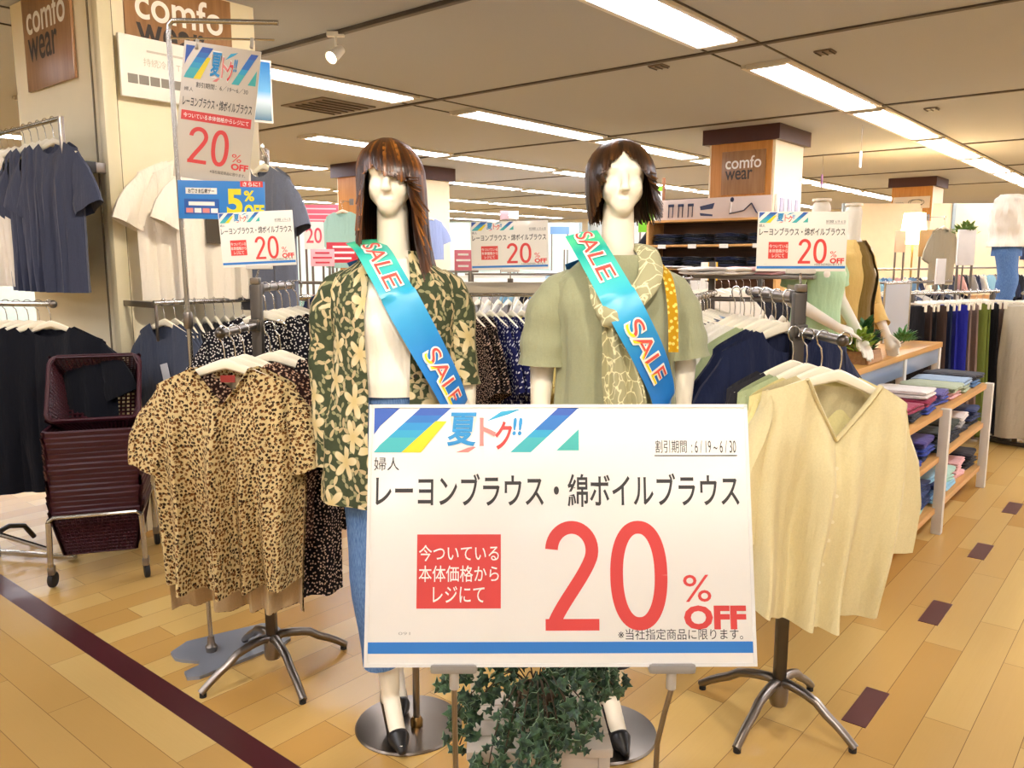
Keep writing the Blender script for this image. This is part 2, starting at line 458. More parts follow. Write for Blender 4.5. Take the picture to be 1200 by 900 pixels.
# pillar 3 far right, pillar 4 far left-centre
C3 = (7.25, 14.4)
pillar(C3, .75, .66, 'column_3')
o = MB().box((0, 0, 0), (.66, .02, .62)).build('trim_72', ORANGE, None, on_face(C3, 'v', .33, .012, 2.46), (0, 0, RZV)); structure(o)
o = MB().box((0, 0, 0), (.87, .78, .16)).build('trim_73', MAROON, None, uv(.375, .33, HC-.08)+Vector((C3[0], C3[1], 0)), (0, 0, AX)); structure(o)
t = thing('name_board', 'pale board with flowing script on the far orange pillar', 'sign', on_face(C3, 'v', .33, .03, 2.47), RZV)
MB().box((0, 0, 0), (.60, .02, .20), None, 0, .003).build('board', mat('#d9c4a4', .4), t)
sw = MB()
pts = [(.06+.12*cos(a)+.03*a/6, -.012, .05*sin(a*1.0)) for a in [i*.4 for i in range(30)]]
sw.tube(pts, .006, 5); sw.build('script_flourish', mat('#6f6552', .5), t)
MB().tube([(-.25+.012*i, -.012, .012*sin(i*2.2)) for i in range(12)], .004, 5).build('script_flourish', mat('#6f6552', .5), t)
C4 = (-1.95, 12.1)
pillar(C4, 1.5, .9, 'column_4', HC)
o = MB().box((0, 0, 0), (.84, .02, 2.5)).build('trim_74', ORANGE, None, on_face(C4, 'v', .44, .012, 1.45), (0, 0, RZV)); structure(o)
o = MB().box((0, 0, 0), (1.64, 1.04, .2)).build('trim_75', MAROON, None, uv(.75, .45, 2.8)+Vector((C4[0], C4[1], 0)), (0, 0, AX)); structure(o)
# ================================================================== HANGERS AND GARMENTS
WIRE = mat('#c9c6c0', .25, 1., name='hook_wire')
def htop(a): return -.095-.075*(a/.2)**1.15+lerp(.017, .010, min(1, a/.2))
def hanger_meshes(half=.19, body_r=(.017, .011), drop=.052, rail_r=.016, n=17):
    mb = MB(); rings = []
    for i in range(n):
        s = -1+2*i/(n-1); x = s*half; a = abs(s)
        z = -.095-.075*(abs(x)/.2)**1.15
        y = -.008*a*a+.003
        rz_ = lerp(body_r[0], body_r[1], a)*(.55 if a > .97 else 1); ry = lerp(.009, .010, a)*(.6 if a > .97 else 1)
        sl = .22*s
        rings.append([(x-rz_*sin(2*pi*j/8)*sl, y+ry*cos(2*pi*j/8), z+rz_*sin(2*pi*j/8)) for j in range(8)])
    mb.loft(rings, True, 0, (True, True))
    body = mb.mesh('hanger_body', CREAM)
    hk = MB(); r = rail_r+.003
    pts = [(r*cos(a), 0, r*sin(a)) for a in [R(-35)+R(215)*i/11 for i in range(12)]]
    pts = [(p[0], 0, p[2]) for p in pts]+[(-r*.75, 0, -r*.9), (-.004, 0, -r*1.5), (0, 0, -.055), (0, .003, -.091)]
    hk.tube(pts, .0021, 6); hook = hk.mesh('hook', WIRE)
    return body, hook
HBODY, HHOOK = hanger_meshes()
CLIP_BODY = MB().box((0, 0, -.075), (.32, .012, .016), None, 0, .004).mesh('hanger_bar', CREAM)
CLIP = MB().box((0, 0, -.105), (.03, .02, .055), None, 0, .005).mesh('clip', CREAM)
def hanger(label, loc, rz, group, clip=False):
    t = thing('clothes_hanger', label, 'hanger', loc, rz, group)
    if clip:
        inst('hanger_bar', CLIP_BODY, t)
        for s in (-1, 1): inst('clip', CLIP, t, (s*.14, 0, 0))
    else: inst('hanger_body', HBODY, t)
    inst('hook', HHOOK, t)
    return t
def top_mb(L=.66, sw=.24, cw=.26, hw=.27, nw=.085, nd=.07, vneck=False, bnd=.02, slope=.30, thick=.045, fold=.010, seed=1,
           hem=0.0, backhem=0.0, sl=.14, sang=55, cuff=.085, arm=.115, nx=29, nz=18, nk=5.0, curvehem=0.0, sthick=.8):
    rnd = random.Random(seed); ph = [rnd.uniform(0, 6.28) for _ in range(8)]
    ss = [-1+2*i/(nx-1) for i in range(nx)]
    mb = MB(); z0 = -.120
    def zs(x):
        a = abs(x); return htop(min(a, .2))+.007-(slope+.15)*max(0, a-.2)
    def side(front):
        rings = []; uvs = []
        sg = -1 if front else 1
        for i in range(nz):
            t = i/(nz-1); row = []; ur = []
            for s in ss:
                W = curve([(0, hw), (.66, cw), (.8, (cw+sw)/2), (1, sw)], t)
                xt = s*sw; a = abs(xt)
                if a < nw:
                    k = (1-a/nw)**.9 if vneck and front else math.sqrt(max(0, 1-(a/nw)**2))
                    top = zs(nw)-(nd if front else bnd)*k
                else: top = zs(xt)
                hz = z0-L-(0 if front else backhem)+hem*0+curvehem*(s*s)
                z = lerp(hz, top, t); x = s*W
                prof = math.sqrt(max(0, 1-abs(s)**3.5))
                g = curve([(0, 1.0), (.75, .95), (.9, .7), (1, .42)], t)
                dep = 1-t
                f = fold*dep**.6*(sin(s*nk*1.7+ph[0]+1.2*t)+.7*sin(s*nk*2.9+ph[1]-.8*t)+.6*sin(s*nk*4.3+ph[2]+.5*t))+fold*.35*sin(s*3+t*7+ph[3])*(1-t*t)
                if not front: f *= .8
                y = sg*max(thick*g, .019)*prof+sg*f*prof
                row.append((x, y, z)); ur.append(((0 if not ur else ur[-1][0]+math.hypot(x-row[-2][0], y-row[-2][1])), z+(0 if front else .61)))
            c0_ = ur[len(ur)//2][0]; uvs.append([(a_-c0_+(0 if front else .37), b_) for a_, b_ in ur]); rings.append(row)
        mb.loft(rings, False, 0, (False, False), uvs)
        return rings
    mb.front = side(True); mb.back = side(False)
    if sl > 0:
        for q in (-1, 1):
            rings = []; uvs = []; n = 14; K = 6
            d = Vector((q*cos(R(sang)), 0, -sin(R(sang)))); nrm = Vector((q*sin(R(sang)), 0, cos(R(sang))))
            c0 = Vector((q*(sw-.016), 0, zs(sw)-arm*.93))
            for i in range(K):
                t = i/(K-1); c = c0+d*sl*t
                e = lerp(arm, cuff, t); nn = Vector((q, 0, 0)).lerp(nrm, smooth(t)) if False else (Vector((0, 0, 1)).lerp(nrm, smooth(t*1.2))).normalized()
                row = []; ur = []
                for j in range(n):
                    a = 2*pi*j/n
                    yy = thick*sthick*lerp(.75, 1.0, t)*cos(a)*(1+.18*sin(3*a+ph[4]+q))+.006*t*sin(5*a+ph[5])
                    p = c+nn*e*sin(a)+Vector((0, yy, 0)); row.append(tuple(p)); ur.append((p.x+.05*q, p.z+cos(a)*.02))
                rings.append(row); uvs.append(ur)
            mb.loft(rings, True, 0, (False, False), uvs)
    return mb
GARM = {}
def garment(name, me, label, loc, rz, group, cat='top', extras=()):
    o = inst(name, me, None, loc, (0, 0, rz)); tag(o, label, cat, group)
    for nm, m2 in extras: inst(nm, m2, o)
    return o
TAGM = MB().box((0, 0, 0), (.035, .0015, .06), None, 0, 0).mesh('price_tag', mat('#e9e6de', .6))
# patterns
LEO = dots('leopard_print', '#c4ad7c', '#2a1a12', 92, .43, 'leo', '#6b4422')
LEO2 = dots('brown_dot_print', '#2c1b18', '#a97f66', 95, .30, 'leo', '#d7b597')
BDOT = dots('black_spot_print', '#17161c', '#d9d2c8', 92, .27)
BDOT2 = dots('dark_sprig_print', '#1a1517', '#d6b9a2', 85, .27)
NDOT = dots('navy_spot_print', '#23275a', '#dfe2ee', 55, .26)
YSPR = dots('yellow_sprig_print', '#e6d588', '#b78a4a', 40, .12)
NAVY = cloth('#1d2440'); BLK = cloth('#15171f'); CREAMC = cloth('#ddcf9f', .10); SAGE = cloth('#a9b48a'); CHAR = cloth('#2e2d33')
TEEW = cloth('#f2e8d6', .04); GREY = cloth('#666b7a'); SLATE = cloth('#41485a'); IVORY = cloth('#e6e1d6', .06)
# ================================================================== RACKS
def rack_four_way(loc, label, ztop, arms, feet):
    t = thing('garment_rack', label, 'clothes rack', loc, 0)
    MB().box((0, 0, (ztop+.07)/2), (.036, .036, ztop-.07), None, 0, .006).build('post', DSTEEL, t)
    MB().lathe([(.026, .045), (.03, .06), (.03, .11), (.024, .125)], 16).build('hub', STEEL, t)
    for fx, fy in feet:
        pts = []
        for i in range(9):
            k = i/8; pts.append((fx*k, fy*k, .10*(1-k**2.2)+.016+(.012 if 0 < k < .6 else 0)))
        lg = MB().tube(pts, [.017-.004*i/8 for i in range(9)], 10, 0, True).build('leg', STEEL, t)
        MB().lathe([(.012, 0), (.012, .014)], 10, (fx*.97, fy*.97, 0)).build('foot_glide', RUBBER, lg)
    for a in arms:
        z, l, sgn = a
        am = MB().tube([(0, sgn*.02, z), (0, sgn*l, z)], .0135, 12).build('arm', STEEL, t)
        MB().ball((0, sgn*l, z), .0165, 6).build('end_stop', DSTEEL, am)
        MB().box((0, sgn*.024, z), (.030, .05, .042), None, 0, .006).build('arm_bracket', DSTEEL, am)
    return t
AX_A, AY_A = -.868, 2.785
RA = rack_four_way((AX_A, AY_A, 0), 'steel garment rack on splayed legs carrying the leopard print blouses', 1.39, [(1.255, .36, -1), (1.375, .42, 1)], [(-.19, -.20), (.17, -.24), (.23, .16), (-.17, .20)])
BX, BY = .865, 2.47
RB = rack_four_way((BX, BY, 0), 'steel garment rack on splayed legs carrying the cream and navy blouses', 1.375, [(1.262, .34, -1), (1.36, .52, 1)], [(-.21, .18), (.17, .17), (-.19, -.20), (.17, -.20)])
def rail(name, p, q, r, label, z, posts=(), m=CHROME, ends=True, cat='rail', base=True):
    """a hanging rail between ground points p, q at height z, standing on posts"""
    p = Vector((p[0], p[1], 0)); q = Vector((q[0], q[1], 0)); c = (p+q)/2; d = (q-p)
    t = thing(name, label, cat, c, math.atan2(d.y, d.x)); L = d.length
    MB().tube([(-L/2, 0, z), (L/2, 0, z)], r, 10).build('rail', m, t)
    if posts:
        for x in posts:
            lg = MB().box((x, 0, z/2+.01), (.03, .03, z-.02), None, 0, .004).build('upright', DSTEEL, t)
        if base:
            for x in posts:
                MB().box((x, 0, .02), (.04, .5, .03), None, 0, .006).build('foot', DSTEEL, t)
    return t
# -------- front arm of rack A: leopard blouses
LEO_B = top_mb(L=.675, sw=.215, cw=.236, hw=.212, nw=.088, nd=.115, vneck=True, bnd=.012, slope=.33, thick=.08, fold=.036, seed=3, sl=.15, sang=72, cuff=.07, arm=.12, nx=61, nz=28, nk=5, curvehem=.03, backhem=.12); LEO_ME = LEO_B.mesh('blouse', LEO)
LEO_ME2 = top_mb(L=.56, sw=.215, cw=.225, hw=.20, nw=.088, nd=.085, vneck=True, slope=.33, thick=.045, fold=.012, seed=5, sl=.15, sang=72, cuff=.07, arm=.12, nk=6).mesh('blouse', LEO2)
NECKB = MB()
pts = [p for p in LEO_B.front[-1] if abs(p[0]) <= .094]
NECKB.tube([(p[0], p[1]-.002, p[2]) for p in pts], .011, 6, 0, True, .45); NB = NECKB.mesh('neck_band', LEO)
LIN = MB().loft([[(p[0]*.985, p[1]-.006, p[2]+.004) for p in r] for r in LEO_B.back[:-1]], False).mesh('lining', cloth('#cdb48c'))
LEO_LONG = top_mb(L=.78, sw=.18, cw=.19, hw=.185, nw=.088, nd=.07, slope=.33, thick=.045, fold=.014, seed=6, sl=.25, sang=72, cuff=.075, arm=.115, nk=6).mesh('blouse', BDOT2)
LINING = MB().box((0, 0, 0), (.05, .0015, .03)).mesh('neck_label', mat('#b7372f', .7))
SPOTL = ['frontmost', 'second from the front', 'third from the front', 'fourth from the front', 'rearmost', 'sixth from the front', 'seventh from the front', 'eighth from the front']
for k in range(5):
    y = AY_A-.335+k*.062; zz = 1.255+.001
    rz = R((-2, 4, -3, 3, -5)[k]); xx = AX_A+(0, .012, .02, .085, .10)[k]
    front = k == 0
    nm = ('tan leopard print blouse', 'brown speckled blouse', 'brown speckled blouse', 'long black sprigged blouse', 'long black sprigged blouse')[k]
    g = garment('blouse', LEO_ME if k == 0 else LEO_ME2 if k < 3 else LEO_LONG, '%s, %s on the left rack\'s front arm' % (nm, SPOTL[k]), (xx, y, zz), rz, 'blouses on the left rack\'s front arm', 'blouse',
            (('neck_band', NB), ('lining', LIN)) if front else ())
    if k in (3, 4): inst('price_tag', TAGM, g, (.19, -.045, -.64+.03*k), (0, R(9), R(10)))
    if front:
        MB().box((0, .016, -.143), (.045, .0015, .022)).build('neck_label', mat('#9c352c', .7), g)
    hanger('cream plastic hanger, %s on the left rack\'s front arm' % SPOTL[k], (xx, y, zz), rz, 'hangers on the left rack\'s front arm')
BD_ME = top_mb(L=.62, sw=.23, cw=.25, hw=.25, nw=.08, nd=.06, slope=.32, thick=.04, fold=.01, seed=8, sl=.30, sang=68, cuff=.075).mesh('blouse', BDOT)
BD_ME2 = top_mb(L=.80, sw=.23, cw=.25, hw=.26, nw=.08, nd=.06, slope=.32, thick=.04, fold=.01, seed=9, sl=.35, sang=70, cuff=.075).mesh('blouse', BDOT2)
for k in range(5):
    y = AY_A+.10+k*.07
    g = garment('blouse', BD_ME if k < 2 else BD_ME2, 'black blouse with small pale spots, %s on the left rack\'s rear arm' % SPOTL[k], (AX_A+.0+.01*k, y, 1.376), R(-4+2*k), 'spotted blouses on the left rack\'s rear arm', 'blouse')
    if k == 0:
        inst('price_tag', TAGM, g, (.22, -.06, -.42), (0, R(12), 0)); 
    hanger('cream plastic hanger, %s on the left rack\'s rear arm' % SPOTL[k], (AX_A+.01*k, y, 1.376), R(-4+2*k), 'hangers on the left rack\'s rear arm')
# -------- front arm of rack B: cream blouses
CR_B = top_mb(L=.645, sw=.205, cw=.218, hw=.195, nw=.10, nd=.155, vneck=True, bnd=.02, slope=.30, thick=.08, fold=.036, seed=21, sl=.29, sang=86, cuff=.072, arm=.12, nx=61, nz=30, nk=4.2, curvehem=.05, backhem=.03); CR_ME = CR_B.mesh('blouse', CREAMC)
CR_LO = top_mb(L=.62, sw=.208, cw=.218, hw=.195, nw=.10, nd=.13, vneck=True, bnd=.02, slope=.34, thick=.045, fold=.012, seed=23, sl=.28, sang=86, cuff=.07, arm=.12, nk=5)
CR_ME2 = CR_LO.mesh('blouse', cloth('#e3d698', .10)); CR_ME3 = CR_LO.mesh('blouse', SAGE); CR_ME4 = CR_LO.mesh('blouse', CHAR)
BNT = MB().lathe([(.0, -.001), (.0048, -.001), (.0048, .001), (0, .001)], 10)
fr_l = [('pale cream button-front blouse', CR_ME), ('light yellow cream blouse', CR_ME2), ('sage green blouse', CR_ME3), ('charcoal blouse', CR_ME4)]
for k in range(4):
    y = BY-.325+k*.072; rz = R((6, 10, 12, 14)[k]); xx = BX+.012-(.0, .03, .045, .06)[k]
    g = garment('blouse', fr_l[k][1], '%s, %s on the right rack\'s front arm' % (fr_l[k][0], SPOTL[k]), (xx, y, 1.263), rz, 'blouses on the right rack\'s front arm', 'blouse')
    if k == 0:
        pk = MB(); rows = []; cen = [r[30] for r in CR_B.front]
        for c_ in cen[:-1]: rows.append([(-.013, c_[1]+.004, c_[2]), (-.011, c_[1]-.003, c_[2]), (.011, c_[1]-.003, c_[2]), (.013, c_[1]+.004, c_[2])])
        pk.loft(rows, False).build('button_placket', CREAMC, g)
        for i in range(6):
            BNT_o = inst('button', MB().add(BNT, Matrix.Rotation(pi/2, 4, 'X')).mesh('button', mat('#e8ddb8', .3)), g, (0, cen[int(25-3.6*i)][1]-.004, cen[int(25-3.6*i)][2]))
        cl = MB()
        for s in (-1, 1):
            pts = [(p[0], p[1]-.002, p[2]) for p in CR_B.front[-1] if -.003 <= s*p[0] <= .106]
            cl.tube(pts, .012, 6, 0, True, .4)
        cl.build('collar_band', CREAMC, g)
    if k == 0: g.rotation_euler = (0, R(6), rz)
    hg = hanger('cream plastic hanger, %s on the right rack\'s front arm' % SPOTL[k], (xx, y, 1.263), rz, 'hangers on the right rack\'s front arm')
    if k == 0: hg.rotation_euler = (0, R(6), rz)
NV_LO = top_mb(L=.62, sw=.225, cw=.24, hw=.24, nw=.09, nd=.07, slope=.36, thick=.04, fold=.014, seed=31, sl=.22, sang=72, cuff=.08, arm=.12)
NV = NV_LO.mesh('blouse', NAVY); NVS = NV_LO.mesh('blouse', SAGE); NVW = NV_LO.mesh('blouse', IVORY)
for k in range(6):
    y = BY+.07+k*.075; me = (NV, NV, NVS, NVW, NVW, NVW)[k]; cn = ('navy', 'navy', 'sage green', 'ivory', 'ivory', 'ivory')[k]
    rz = R(16+2*k); xx = BX-.01-.012*k
    garment('blouse', me, '%s short-sleeved blouse, %s on the right rack\'s rear arm' % (cn, SPOTL[k] if k < 4 else ('fifth from the front', 'sixth and rearmost')[k-4]), (xx, y, 1.361), rz, 'blouses on the right rack\'s rear arm', 'blouse')
    hanger('cream plastic hanger, %s on the right rack\'s rear arm' % (SPOTL[k] if k < 4 else ('fifth from the front', 'sixth and rearmost')[k-4]), (xx, y, 1.361), rz, 'hangers on the right rack\'s rear arm')
# ================================================================== WALL RAILS AT THE NEAR PILLAR
def wall_rail(name, label, face, d0_, d1_, off, z, uprights=True):
    a = Vector(on_face(C1, face, d0_, off, 0)); b = Vector(on_face(C1, face, d1_, off, 0)); c = (a+b)/2
    L = (b-a).length; rz = RZU if face == 'u' else RZV
    t = thing(name, label, 'rail', (c.x, c.y, 0), rz)
    MB().tube([(-L/2, 0, z), (L/2, 0, z)], .0135, 12).build('rail', CHROME, t)
    for s in (-1, 1):
        MB().box((s*(L/2-.01), off/2, z-.01), (.018, off, .03), None, 0, .003).build('bracket', STEEL, t)
        if uprights: MB().box((s*(L/2-.01), .0, z-.10), (.012, .012, .18), None, 0, .002).build('drop_bar', STEEL, t)
    return t
wall_rail('wall_rail', 'chrome hanging rail along the near pillar full of hangers with dark tops', 'u', .02, .95, .36, 1.262)
TEE_S = top_mb(L=.56, sw=.20, cw=.22, hw=.22, nw=.085, nd=.08, slope=.34, thick=.025, fold=.006, seed=41, sl=.15, sang=66, cuff=.085, nx=19, nz=12)
TS = {c: TEE_S.mesh('tee_shirt', m) for c, m in (('slate grey', SLATE), ('black', BLK), ('white', TEEW), ('dark grey', CHAR), ('navy', NAVY))}
cols = ['slate grey', 'slate grey', 'slate grey', 'dark grey', 'black', 'black', 'navy', 'black', 'black', 'white', 'navy', 'black', 'white', 'black', 'navy', 'black']
rr = random.Random(5)
for k in range(16):
    p = on_face(C1, 'u', .07+k*.055, .36, 1.263)
    rz = R(-57+rr.uniform(-6, 6)) if k > 2 else R(-30-10*k)
    c_ = cols[k]
    o = garment('tee_shirt', TS[c_], '%s tee shirt, %s from the left end of the pillar\'s long rail' % (c_, ORD[k]), p, rz, 'tee shirts on the pillar\'s long rail', 'tee shirt')
    hanger('cream hanger, %s from the left end of the pillar\'s long rail' % ORD[k], p, rz, 'hangers on the pillar\'s long rail')
    if k == 0:
        MB().box((.03, -.034, -.355), (.055, .002, .11), (0, R(-14), 0)).build('chest_print', mat('#c9ccd2', .7), o)
# white tees on the upper arm
def face_arm(name, label, p, d, L, z, wallp):
    t = thing(name, label, 'rail', (p[0], p[1], 0), math.atan2(d[1], d[0]))
    MB().tube([(0, 0, z), (L, 0, z)], .011, 10).build('rail', CHROME, t)
    MB().box((0, 0, z), (.02, .05, .09), None, 0, .004).build('wall_bracket', STEEL, t)
    MB().tube([(L-.01, 0, z), (L-.01, 0, z+.045)], .008, 8).build('end_stop', CHROME, t)
    return t
TW = top_mb(L=.70, sw=.25, cw=.27, hw=.265, nw=.09, nd=.06, slope=.30, thick=.05, fold=.012, seed=51, sl=.17, sang=64, cuff=.10, arm=.125, nx=33, nz=20).mesh('tee_shirt', TEEW)
pa = Vector(on_face(C1, 'u', .46, .0, 0)); dn = Vector((UY, -UX, 0))
face_arm('hanging_bar', 'chrome display arm on the near pillar with white tee shirts', pa, dn, .36, 2.085, None)
for k in range(3):
    q = pa+dn*(.32-k*.10); rz = RZU+R((-4, -16, 4)[k]); q = q-Vector((UX, UY, 0))*(.06*k)
    o = garment('tee_shirt', TW, 'white tee shirt on the pillar\'s upper display arm, %s' % ('in front with a photo print' if k == 0 else 'second and half covered' if k == 1 else 'rearmost against the pillar'), (q.x, q.y, 2.086), rz, 'white tee shirts on the display arm', 'tee shirt')
    if k == 0:
        pr_ = MB().box((-.045, -.068, -.40), (.20, .003, .26), None, 0).build('photo_print', mat('#4c4233', .7), o)
        text_mb('My way', -.06, .05, -.52, -.485, .02, -.0715).build('print_lettering', mat('#f2a324', .6), o)
    hanger('cream hanger under the white tee, %s on the pillar\'s upper arm' % SPOTL[k], (q.x, q.y, 2.086), rz, 'hangers on the upper display arm')
# grey tee at the right end of the pillar
pg = at(306, 148, 4.45)
t = thing('hanging_bar', 'chrome arm right of the near pillar holding a grey tee shirt', 'rail', (pg.x, pg.y, 0), 0)
MB().tube([(-.10, .42, 2.06), (0, .0, 2.06), (.02, -.06, 2.06)], .010, 10).build('rail', CHROME, t)
MB().box((-.10, .42, 2.06), (.02, .05, .09), None, 0, .004).build('wall_bracket', STEEL, t)
TG = top_mb(L=.74, sw=.24, cw=.26, hw=.25, nw=.09, nd=.05, slope=.32, thick=.05, fold=.012, seed=55, sl=.17, sang=66, cuff=.095, arm=.125, nx=33, nz=20).mesh('tee_shirt', GREY)
garment('tee_shirt', TG, 'plain grey tee shirt on a hanger right of the near pillar', (pg.x+.0, pg.y, 2.061), R(-40), None, 'tee shirt')
hanger('cream hanger holding the plain grey tee shirt', (pg.x, pg.y, 2.061), R(-40), None)
# -------- left face: upper bar with navy tees, lower rail with black tops
pu = [Vector(on_face(C1, 'v', d, .20, 0)) for d in (.0, 1.0)]
a, b = pu[0], pu[1]; c = (a+b)/2; L = (b-a).length
t = thing('upper_rail', 'chrome upper rail on the near pillar\'s left side with navy tees', 'rail', (c.x, c.y, 0), RZV)
MB().tube([(-L/2, 0, 2.15), (L/2, 0, 2.15)], .012, 10).build('rail', CHROME, t)
for s in (-1, 1): MB().box((s*L/2, 0, 2.03), (.022, .022, .26), None, 0, .003).build('drop_bar', STEEL, t)
for s in (-1, 1): MB().box((s*L/2, .10, 1.93), (.035, .20, .05), None, 0, .004).build('wall_bracket', STEEL, t)
MB().box((L/2, .12, 1.93), (.04, .05, .056), None, 0, .004).build('bracket_clamp', BLACK, t)
NT_ = top_mb(L=.72, sw=.19, cw=.20, hw=.19, nw=.085, nd=.06, slope=.36, thick=.05, fold=.012, seed=61, sl=.19, sang=66, cuff=.10, arm=.12, nx=25, nz=16).mesh('tee_shirt', cloth('#3d4256'))
for k in range(5):
    d = .10+k*.09; p = Vector(on_face(C1, 'v', d, .20, 2.151)); rz = R((-30, -24, -33, -26, -30)[k])
    garment('tee_shirt', NT_, 'dark blue-grey tee shirt, %s from the right on the pillar\'s upper left rail' % ORD[k], p, rz, 'dark tees on the upper left rail', 'tee shirt')
    hanger('cream hanger, %s from the right on the pillar\'s upper left rail' % ORD[k], p, rz, 'hangers on the upper left rail')
for k in range(4):
    d = .60+k*.085; p = Vector(on_face(C1, 'v', d, .20, 2.151)); rz = R(-28)
    garment('tee_shirt', TW, 'white tee shirt, %s beyond the dark tees on the pillar\'s upper left rail' % ORD[k], p, rz, 'white tees on the upper left rail', 'tee shirt')
    hanger('cream hanger with a white tee, %s on the pillar\'s upper left rail' % ORD[k], p, rz, 'hangers on the upper left rail')
# low rack with the black tops
pl = at(62, 357, 3.95)
t = thing('garment_rack', 'chrome garment rack at the left edge carrying black tops', 'clothes rack', (pl.x, pl.y, 0), R(170))
MB().tube([(0, 0, 1.262), (.75, 0, 1.262)], .0135, 12).build('rail', CHROME, t)
MB().ball((0, 0, 1.262), .02, 6).build('end_stop', STEEL, t)
MB().box((.36, .10, .62), (.035, .035, 1.24), None, 0, .005).build('post', DSTEEL, t)
MB().tube([(.36, 0, 1.262), (.36, .05, 1.25), (.36, .10, 1.22)], .012, 8).build('rail_bracket', STEEL, t)
for s in (-1, 1):
    f_ = MB().tube([(.36, .10+s*.02, .12), (.36, .10+s*.10, .13), (.36, .10+s*.20, .10), (.36, .10+s*.26, .02)], .013, 8).build('leg', BLACK, t)
MB().box((.36, .10, .03), (.9, .03, .02), None, 0, .004).build('foot_bar', CHROME, t)
MB().tube([(.05, .10, .06), (.36, .10, .13)], .012, 8).build('leg', CHROME, t)
BT = top_mb(L=.80, sw=.27, cw=.31, hw=.30, nw=.10, nd=.05, slope=.26, thick=.05, fold=.012, seed=71, sl=.16, sang=66, cuff=.10, arm=.13, nx=27, nz=16).mesh('tunic_top', cloth('#10121b'))
for k in range(9):
    p = Vector((pl.x, pl.y, 0))+Vector((cos(R(170)), sin(R(170)), 0))*(.02+.06*k); p.z = 1.263
    rz = R(24+rr.uniform(-4, 4)) if k else R(-4)
    garment('tunic_top', BT, 'wide black short-sleeved top, %s from the right end of the rack at the left edge' % ORD[k], p, rz, 'black tops on the left-edge rack', 'top')
    hanger('cream hanger, %s from the right end of the rack at the left edge' % ORD[k], p, rz, 'hangers on the left-edge rack')
# ================================================================== PRICE SIGNS
P_RED = mat('#e24842', .45, var=.02, name='red_ink'); P_BLK = mat('#3a3733', .45, var=.02, name='black_ink'); P_WHT = mat('#fbf8ee', .4, var=.01, name='white_ink')
P_BLUE = mat('#2f7fce', .45, var=.03, name='blue_ink'); P_YEL = mat('#f0dc22', .45, var=.03, name='yellow_ink'); P_TEAL = mat('#4cbcb4', .45, var=.03, name='teal_ink')
P_GREY = mat('#b9b4a8', .5, var=.02, name='grey_ink'); P_ORG = mat('#ee9a3a', .45, var=.03, name='orange_ink'); P_PINK = mat('#ec8f86', .45, var=.03, name='pink_ink')
GRAD = [mat(h, .45, var=.02) for h in ('#3c62b8', '#3379c4', '#2f95d2', '#36a8cf', '#49b9bd')]
N = NT('sign_card'); N.b.inputs['Coat Weight'].default_value = .25; N.b.inputs['Coat Roughness'].default_value = .12
CARD = N.fin(N.mix(N.noise(3, N.obj()), srgb('#f4f0e4'), srgb('#f7f3e8')), .35)
def banner_mb(x0, x1, z0, z1, y, title=True):
    """diagonal stripes and the summer-sale title; materials: GRAD x5, yellow, teal, red, white, orange, pink"""
    mb = MB(); W, H = x1-x0, z1-z0
    def X(a): return x0+a*W
    def Z(b): return z1-b*H
    def clip_stripe(a0, a1, mats_, yy):
        # a parallelogram leaning right: top edge a0..a1, bottom shifted left by 'sh'
        n = len(mats_); sh = .235*1.0
        for i in range(n):
            b0, b1 = i/n, (i+1)/n
            p = [(a0-sh*b0, b0), (a1-sh*b0, b0), (a1-sh*b1, b1), (a0-sh*b1, b1)]
            p = [(clamp(a, 0, 1), b) for a, b in p]
            if p[1][0]-p[0][0] < 1e-4 and p[2][0]-p[3][0] < 1e-4: continue
            mb.poly([(X(a), yy, Z(b)) for a, b in p], mats_[i])
    clip_stripe(-.2, .125, [0, 0, 0, 1, 1], y)
    clip_stripe(.225, .375, [0, 1, 2, 3, 4, 4], y)
    mb.poly([(X(.30), y-.0004, Z(.30)), (X(.355), y-.0004, Z(.30)), (X(.23), y-.0004, Z(1)), (X(.135), y-.0004, Z(1))], 5)
    clip_stripe(.90, 1.0, [0, 1, 1, 3, 4, 4], y)
    mb.poly([(X(.9), y, Z(0)), (X(1), y, Z(0)), (X(1), y, Z(.02)), (X(.68), y, Z(1)), (X(.66), y, Z(1))][:3], 1)
    mb.poly([(X(1), y, Z(.48)), (X(1), y, Z(.96)), (X(.89), y, Z(.96))], 6)
    mb.poly([(X(.40), y, Z(1)), (X(.47), y, Z(.88)), (X(.50), y, Z(.88)), (X(.46), y, Z(1))], 10)
    mb.poly([(X(.55), y, Z(.3)), (X(.62), y, Z(.08)), (X(.72), y, Z(.02)), (X(.66), y, Z(.14))], 3)
    if title:
        text_mb('夏', X(.352), X(.505), Z(.90), Z(.06), .05, y-.0007, 8, .12, mb)
        text_mb('夏', X(.356), X(.501), Z(.86), Z(.10), .022, y-.0011, 2, .12, mb)
        text_mb('ト', X(.51), X(.60), Z(.90), Z(.18), .05, y-.0007, 8, 0, mb); text_mb('ト', X(.515), X(.595), Z(.86), Z(.22), .024, y-.0011, 10, 0, mb)
        text_mb('ク', X(.585), X(.68), Z(.98), Z(.26), .05, y-.0007, 8, .1, mb); text_mb('ク', X(.59), X(.675), Z(.94), Z(.30), .024, y-.0011, 7, .1, mb)
        text_mb('!!', X(.675), X(.725), Z(.62), Z(.22), .03, y-.0011, 2, .1, mb)
    return mb
BMATS = GRAD+[P_YEL, P_TEAL, P_RED, P_WHT, P_ORG, P_PINK]
